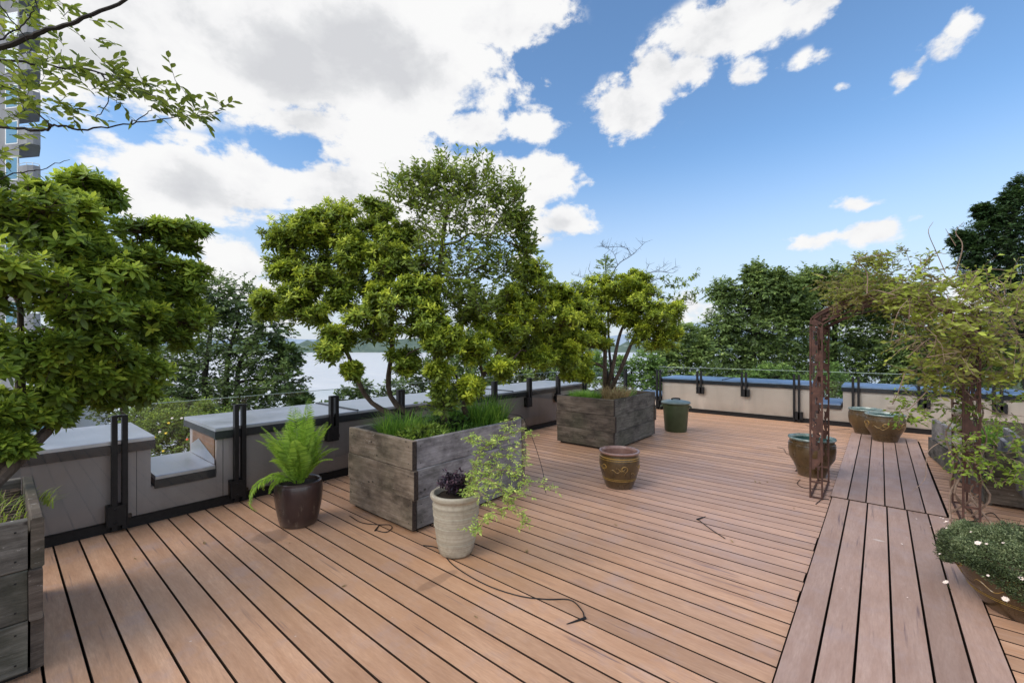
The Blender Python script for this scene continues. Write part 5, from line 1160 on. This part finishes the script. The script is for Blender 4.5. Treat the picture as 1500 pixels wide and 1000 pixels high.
for i, (px, py, kind) in enumerate([(247, 619, 'yellow_flower'), (243, 634, 'yellow_flower'), (234, 632, 'white_flower'), (274, 643, 'red_flower'), (288, 653, 'red_flower'), (290, 640, 'yellow_flower'), (226, 640, 'yellow_flower'), (252, 612, 'white_flower'), (266, 612, 'white_flower'), (239, 660, 'yellow_flower')]):
    p = at(px, py, 7.95); m = MB(); k = 10; an = np.arange(k) / k * 6.283; dv = nrm([.6, -.3, .6]); u = nrm(np.cross(dv, [0, 0, 1])); v_ = np.cross(dv, u)
    m.leaves(np.repeat([p], k, 0), np.cos(an)[:, None] * u + np.sin(an)[:, None] * v_, np.repeat([dv], k, 0), .024, .014, .5); m.tube([p, p - [0, 0, .08], p - [-.02, 0.02, .2]], .0015, 3, mat=1)
    c_ = {'yellow_flower': 'yellow', 'white_flower': 'white', 'red_flower': 'orange'}[kind]
    tag(m.build('flower', [M[kind], M['feather']], loc=p), c_ + ' blossom on the garden shrub beyond the wall notch', 'flower', c_ + ' blossoms beyond the notch')

# tower block at upper left
def tower():
    p = at(-10, HOR, 42); zb = float(terr(p[0], p[1])) - 1; lo = (p[0], p[1], zb)
    t_ = thing('apartment_tower', lo, 'grey concrete apartment tower with curved balconies at the upper left', 'building')
    t2 = NT('grey_concrete'); n = t2.noise(t2.geo((1, 1, .3)), .8, 6, .65); t2.prin(t2.ramp(n, [(.3, (.19, .195, .22)), (.7, (.29, .295, .32))]), .85); MC = t2.m
    t2 = NT('tower_glass'); t2.prin((.06, .20, .32), .15, spec=.5); MG = t2.m
    t2 = NT('pale_frame'); t2.prin((.7, .72, .75), .6); MF = t2.m
    D = 38.0
    def W(px, z, d): q = at(px, HOR, d); return np.array([q[0], q[1], z])
    R = W(28, 0, D); Lp = W(-260, 0, D + 4); u = nrm((Lp - R) * [1, 1, 0]); bk = nrm(W(26, 0, D + 20) - W(28, 0, D)); top = CH + (507 + 60) / F * D
    ln = 15.0
    def quadbox(m, a0, a1, b0, b1, z0, z1):
        V = [R + u * a + bk * b + [0, 0, z - R[2]] for z in (z0, z1) for a, b in ((a0, b0), (a1, b0), (a1, b1), (a0, b1))]
        for v in V: pass
        V = [np.array([v[0], v[1], z]) for v, z in zip(V, [z0] * 4 + [z1] * 4)]
        m.add(V, [(3, 2, 1, 0), (4, 5, 6, 7), (0, 1, 5, 4), (1, 2, 6, 5), (2, 3, 7, 6), (3, 0, 4, 7)])
    m = MB(); quadbox(m, 0, ln, 0, 12, zb, top); m.build('wall', MC, t_, loc=lo)
    fl = 53 / F * D; z218 = CH + (507 - 218) / F * D
    k = -6
    while z218 + k * fl < top - 1:
        zf = z218 + k * fl
        # curved balcony: slab + parapet following a quarter-round plan, projecting past the corner
        pl_ = [(2.2, 0.0)] + [(-1.1 + .0 + 1.3 * (1 - math.cos(a)) - .85, -1.5 * math.sin(a) * 0 + -1.4 + 1.4 * (1 - math.sin(a)) ) for a in np.linspace(PI / 2, 0, 7)]
        pl_ = [(.06, -.3), (.06, -1.1), (-.8, -1.3), (-1.5, -1.0), (-2.2, -.4), (-2.35, .4), (-2.35, 3.0), (0, 3.0), (0, -.01), (.06, -.01)]
        def pt(a, b, z): q = R + u * a + bk * b; return (q[0], q[1], z)
        n = len(pl_); m = MB()
        V = [pt(a, b, zf) for a, b in pl_] + [pt(a, b, zf + .25) for a, b in pl_]
        m.add(V, [tuple(range(n))[::-1], tuple(range(n, 2 * n))] + [(i, (i + 1) % n, n + (i + 1) % n, n + i) for i in range(n)])
        par = pl_[:7]; V = [pt(a, b, zf + .25) for a, b in par] + [pt(a, b, zf + 1.35) for a, b in par] + [pt(a * .93 + .02, b * .93 + .02, zf + 1.35) for a, b in par] + [pt(a * .93 + .02, b * .93 + .02, zf + .25) for a, b in par]; q = len(par)
        m.add(V, [(j * q + i, j * q + i + 1, ((j + 1) % 4) * q + i + 1, ((j + 1) % 4) * q + i) for j in range(4) for i in range(q - 1)])
        b_ = m.build('balcony', MC, t_, loc=lo)
        m = MB(); 
        m.tube([pt(a * .97, b * .97, zf + 1.55) for a, b in par], .025, 4)
        for a, b in par: m.tube([pt(a * .97, b * .97, zf + 1.3), pt(a * .97, b * .97, zf + 1.55)], .02, 4)
        m.build('rail', MF, b_, loc=lo)
        for a0 in (.15, 4.2, 7.0, 10.0):
            m = MB(); quadbox(m, a0, a0 + 1.4, -.03, .05, zf + .45, zf + 2.5); w_ = m.build('window', MF, t_, loc=lo)
            m = MB(); quadbox(m, a0 + .1, a0 + 1.3, -.045, -.034, zf + .55, zf + 2.4); m.build('pane', MG, w_, loc=lo)
        m = MB(); quadbox(m, -.045, -.034, .6, 2.6, zf + .3, zf + 2.4); m.build('window', MG, t_, loc=lo)
        k += 1
tower()
# low pale house behind the left shrub
def house():
    p = at(30, HOR, 17); z = float(terr(p[0], p[1])); lo = (p[0], p[1], z); t_ = thing('pale_house', lo, 'pale low house glimpsed below the left shrub', 'house')
    t2 = NT('white_render'); t2.prin(t2.mix(t2.noise(t2.geo(), 3), (.62, .60, .60), (.5, .49, .5)), .8)
    a = at(95, HOR, 18); b = at(-260, HOR, 15); u = nrm((b - a) * [1, 1, 0]); k = nrm([-sn, cs, 0]); k = nrm(k - u * np.dot(k, u)); H_ = CH - (590 - 507) / F * 18
    def q(m, a0, a1, b0, b1, z0, z1):
        V = [(*(a + u * s_ + k * r_)[:2], zz_) for zz_ in (z0, z1) for s_, r_ in ((a0, b0), (a1, b0), (a1, b1), (a0, b1))]
        m.add(V, [(3, 2, 1, 0), (4, 5, 6, 7), (0, 1, 5, 4), (1, 2, 6, 5), (2, 3, 7, 6), (3, 0, 4, 7)])
    m = MB(); q(m, 0, 8, 0, 6, z - .5, H_); m.build('wall', t2.m, t_, loc=lo)
    m = MB(); q(m, -.3, 8.3, -.3, 6.3, H_, H_ + .12); m.build('roof', M['flash'], t_, loc=lo)
    t3 = NT('blue_window'); t3.prin((.16, .33, .45), .1)
    for s_ in (.5, 2.2, 3.9, 5.6): m = MB(); q(m, s_, s_ + 1.0, -.03, .0, H_ - 1.7, H_ - .4); m.build('window', t3.m, t_, loc=lo)
house()

# ================================================================= render
sc.render.engine = 'CYCLES'
sc.view_settings.view_transform = 'Standard'; sc.view_settings.look = 'None'; sc.view_settings.exposure = 0; sc.view_settings.gamma = 1
sc.cycles.use_denoising = True
try: sc.cycles.denoiser = 'OPENIMAGEDENOISE'
except Exception: pass
sc.cycles.max_bounces = 6; sc.cycles.transparent_max_bounces = 16; sc.cycles.diffuse_bounces = 3; sc.cycles.glossy_bounces = 2
